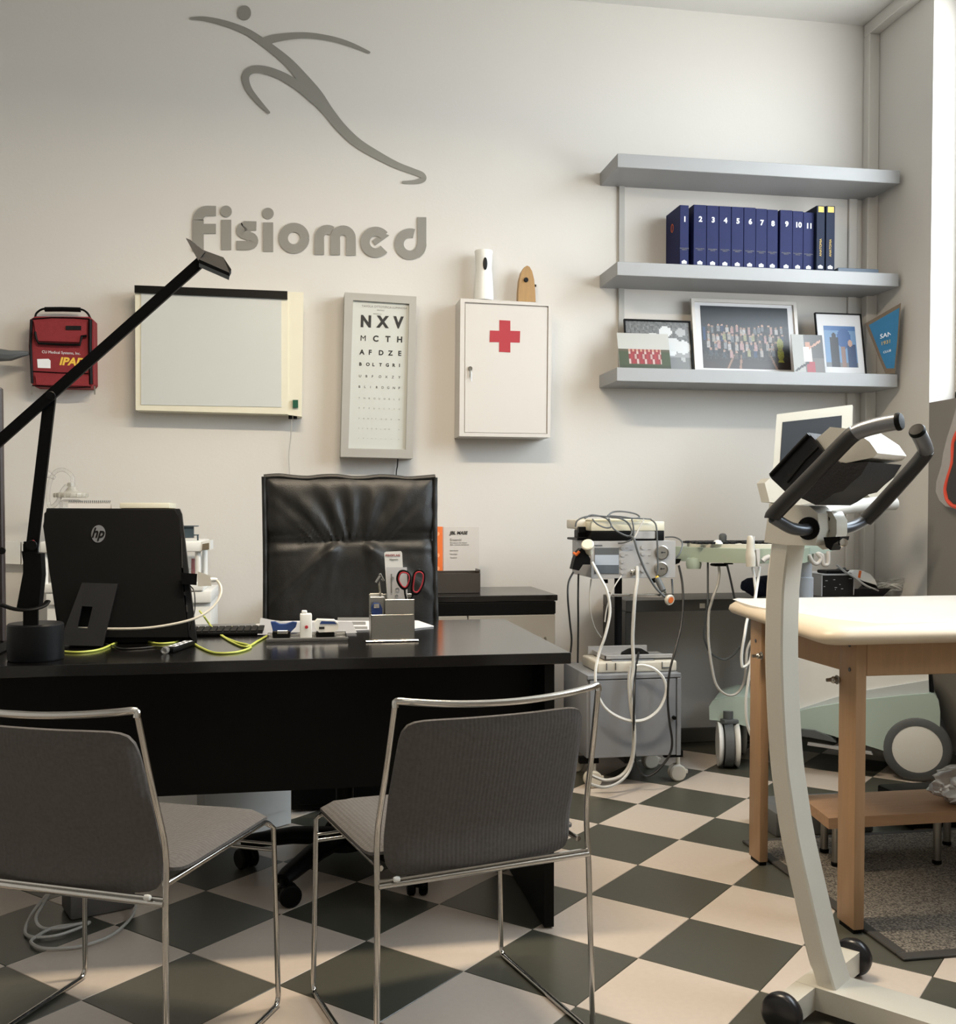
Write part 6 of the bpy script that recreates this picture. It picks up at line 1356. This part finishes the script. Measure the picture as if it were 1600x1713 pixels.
top = MP_[-1]; C0 = top+Av*.044-Bv*.022
print('bike top', top)
Nz = lambda x, y: (1220+x/4.079, 650+y/4.079)
def BL(x, y, a=0): q = Nz(x, y); return atp(q[0], q[1], C0+Av*a, Av)
b = NB(); prism(b, [BL(x, y, -.048) for x, y in [(275, 785), (420, 795), (545, 800), (605, 850), (615, 960), (590, 1072), (400, 1068), (240, 1050)]], Av*.092); bevel_all(b, .006, 3); hs = obj('head_housing', b, M_bike, t, smooth=40)
b = NB(); prism(b, [BL(x, y, .01) for x, y in [(600, 832), (700, 838), (735, 900), (735, 990), (700, 1090), (640, 1100), (598, 1068)]], Av*.06); bevel_all(b, .008, 3); obj('side_cover', b, M_bike, t, smooth=40)
b = NB(); c = BL(545, 955, -.048); lathe(b, [(0, 0), (.026, 0), (.026, .004), (0, .004)], c, -Av, 24); obj('bar_hole', b, M_plas, hs)
b = NB(); c = BL(675, 890, .012); lathe(b, [(0, 0), (.006, 0), (.006, .004), (0, .004)], c, -Av, 12); obj('screw', b, M_ink, hs)
def dep(x, y, w): q = Nz(x, y); return atp(q[0], q[1], C0+Av*w, Av)
Lh = [dep(560, 955, -.04), dep(500, 965, -.07), dep(420, 950, -.11), dep(340, 905, -.15), dep(300, 880, -.165)]
Lf = [dep(297, 885, -.165), dep(330, 835, -.165), dep(600, 560, -.165), dep(800, 355, -.165), dep(860, 305, -.165), dep(920, 280, -.165), dep(1030, 250, -.165), dep(1150, 228, -.165)]
Rh = [dep(600, 960, -.02), dep(700, 965, .04), dep(820, 950, .10), dep(900, 915, .15), dep(935, 890, .165)]
Rf = [dep(935, 893, .165), dep(1000, 830, .165), dep(1200, 610, .165), dep(1320, 470, .165), dep(1345, 425, .16), dep(1325, 370, .13), dep(1288, 295, .10)]
for P in (Lh, Rh): obj('handlebar_tube', tube(NB(), P, .0135, 14, smooth=5), mat('gray_metal_paint', (92, 96, 102), .35, .6, noise_scale=30), t, smooth=True)
Le, Re = Lf[4:], Rf[4:]
Lf, Rf = Lf[:5], Rf[:5]
for P in (Le, Re):
    h_ = obj('handlebar_end', tube(NB(), P, .0170, 16, smooth=5), mat('end_metal_paint', (120, 122, 126), .3, .5, noise_scale=30), t, smooth=55)
    dd = (P[-1]-P[-2]).normalized(); b = NB(); lathe(b, [(0, -.001), (.0182, -.001), (.0186, .004), (.016, .009), (0, .011)], P[-1], dd, 20); obj('end_plug', b, M_plas, h_, smooth=50)
for P in (Lf, Rf): obj('foam_grip', tube(NB(), P, .0175, 16, smooth=5), M_foam, t, smooth=55)
b = NB(); prism(b, [dep(x, y, -.035) for x, y in [(645, 1015), (760, 1010), (755, 1035), (715, 1060), (695, 1105), (660, 1080)]], Av*.05); obj('adjust_lever', bevel_all(b, .003, 2), M_plas, t)
b = NB(); lathe(b, [(0, 0), (.008, 0), (.010, .004), (.009, .012), (0, .014)], dep(770, 1050, -.03), (Bv*.6-Av*.6), 14); obj('lever_knob', b, M_chrome, t, smooth=40)
b = NB(); prism(b, [dep(x, y, -.10) for x, y in [(275, 592), (410, 440), (540, 300), (600, 360), (650, 430), (760, 510), (955, 500), (900, 590), (830, 650), (780, 700), (720, 715), (640, 770), (590, 795), (520, 760), (385, 705), (290, 615)]], Av*.19); bevel_all(b, .008, 2); con = obj('console_back', b, mat('black_cover', (22, 22, 25), .7, noise_scale=30, bump=.3), t, smooth=40)
b = NB(); tube(b, [dep(285, 590, -.104), dep(410, 455, -.104), dep(545, 312, -.104)], .005, 8); tube(b, [dep(400, 640, -.104), dep(520, 490, -.104), dep(610, 400, -.104)], .003, 8); obj('cover_seam', b, M_plas, con, smooth=True)
b = NB(); prism(b, [dep(x, y, -.09) for x, y in [(590, 350), (690, 262), (830, 275), (960, 362), (1015, 440), (985, 470), (800, 508), (740, 500), (655, 430)]], Av*.17); bevel_all(b, .005, 2); obj('console_housing', b, M_bike, t, smooth=40)
# ================================================================ RED EDGED ITEM ON THE RIGHT WALL
t = thing('hanging_vest', 'gray padded item with orange edging hanging on the gray wall', 'vest', atx(1590, 850, WX-.04))
G_ = lambda x, y, X=WX-.05: atx(1400+x/4.76, 640+y/4.76, X)
out = [(960, 170), (925, 300), (880, 440), (850, 560), (835, 660), (795, 790), (790, 870), (820, 940), (870, 985), (960, 1005), (1100, 1010), (1200, 900), (1200, 300), (1080, 150)]
b = NB(); prism(b, [G_(x, y) for x, y in out], (.045, 0, 0)); bevel_all(b, .01, 3); bd_ = obj('padding', b, mat('light_gray_cloth', (166, 162, 160), .8, noise_scale=40, noise_amt=.08), t, smooth=40)
inn = [(1000, 330), (935, 470), (925, 640), (890, 760), (870, 850), (885, 930), (930, 980), (1000, 1000)]
b = NB(); tube(b, [G_(x, y, WX-.052) for x, y in inn], .010, 8, smooth=5); obj('orange_edging', b, mat('coral_cloth', (226, 84, 62), .7, noise_scale=40), t, smooth=True)
b = NB(); prism(b, [G_(x, y, WX-.0515) for x, y in [(1005, 345), (948, 480), (938, 640), (900, 770), (885, 850), (900, 925), (940, 965), (1100, 985), (1160, 700), (1120, 350)]], (-.006, 0, 0)); obj('inner_panel', b, mat('charcoal_cloth', (62, 60, 60), .85, noise_scale=40, noise_amt=.1), t)
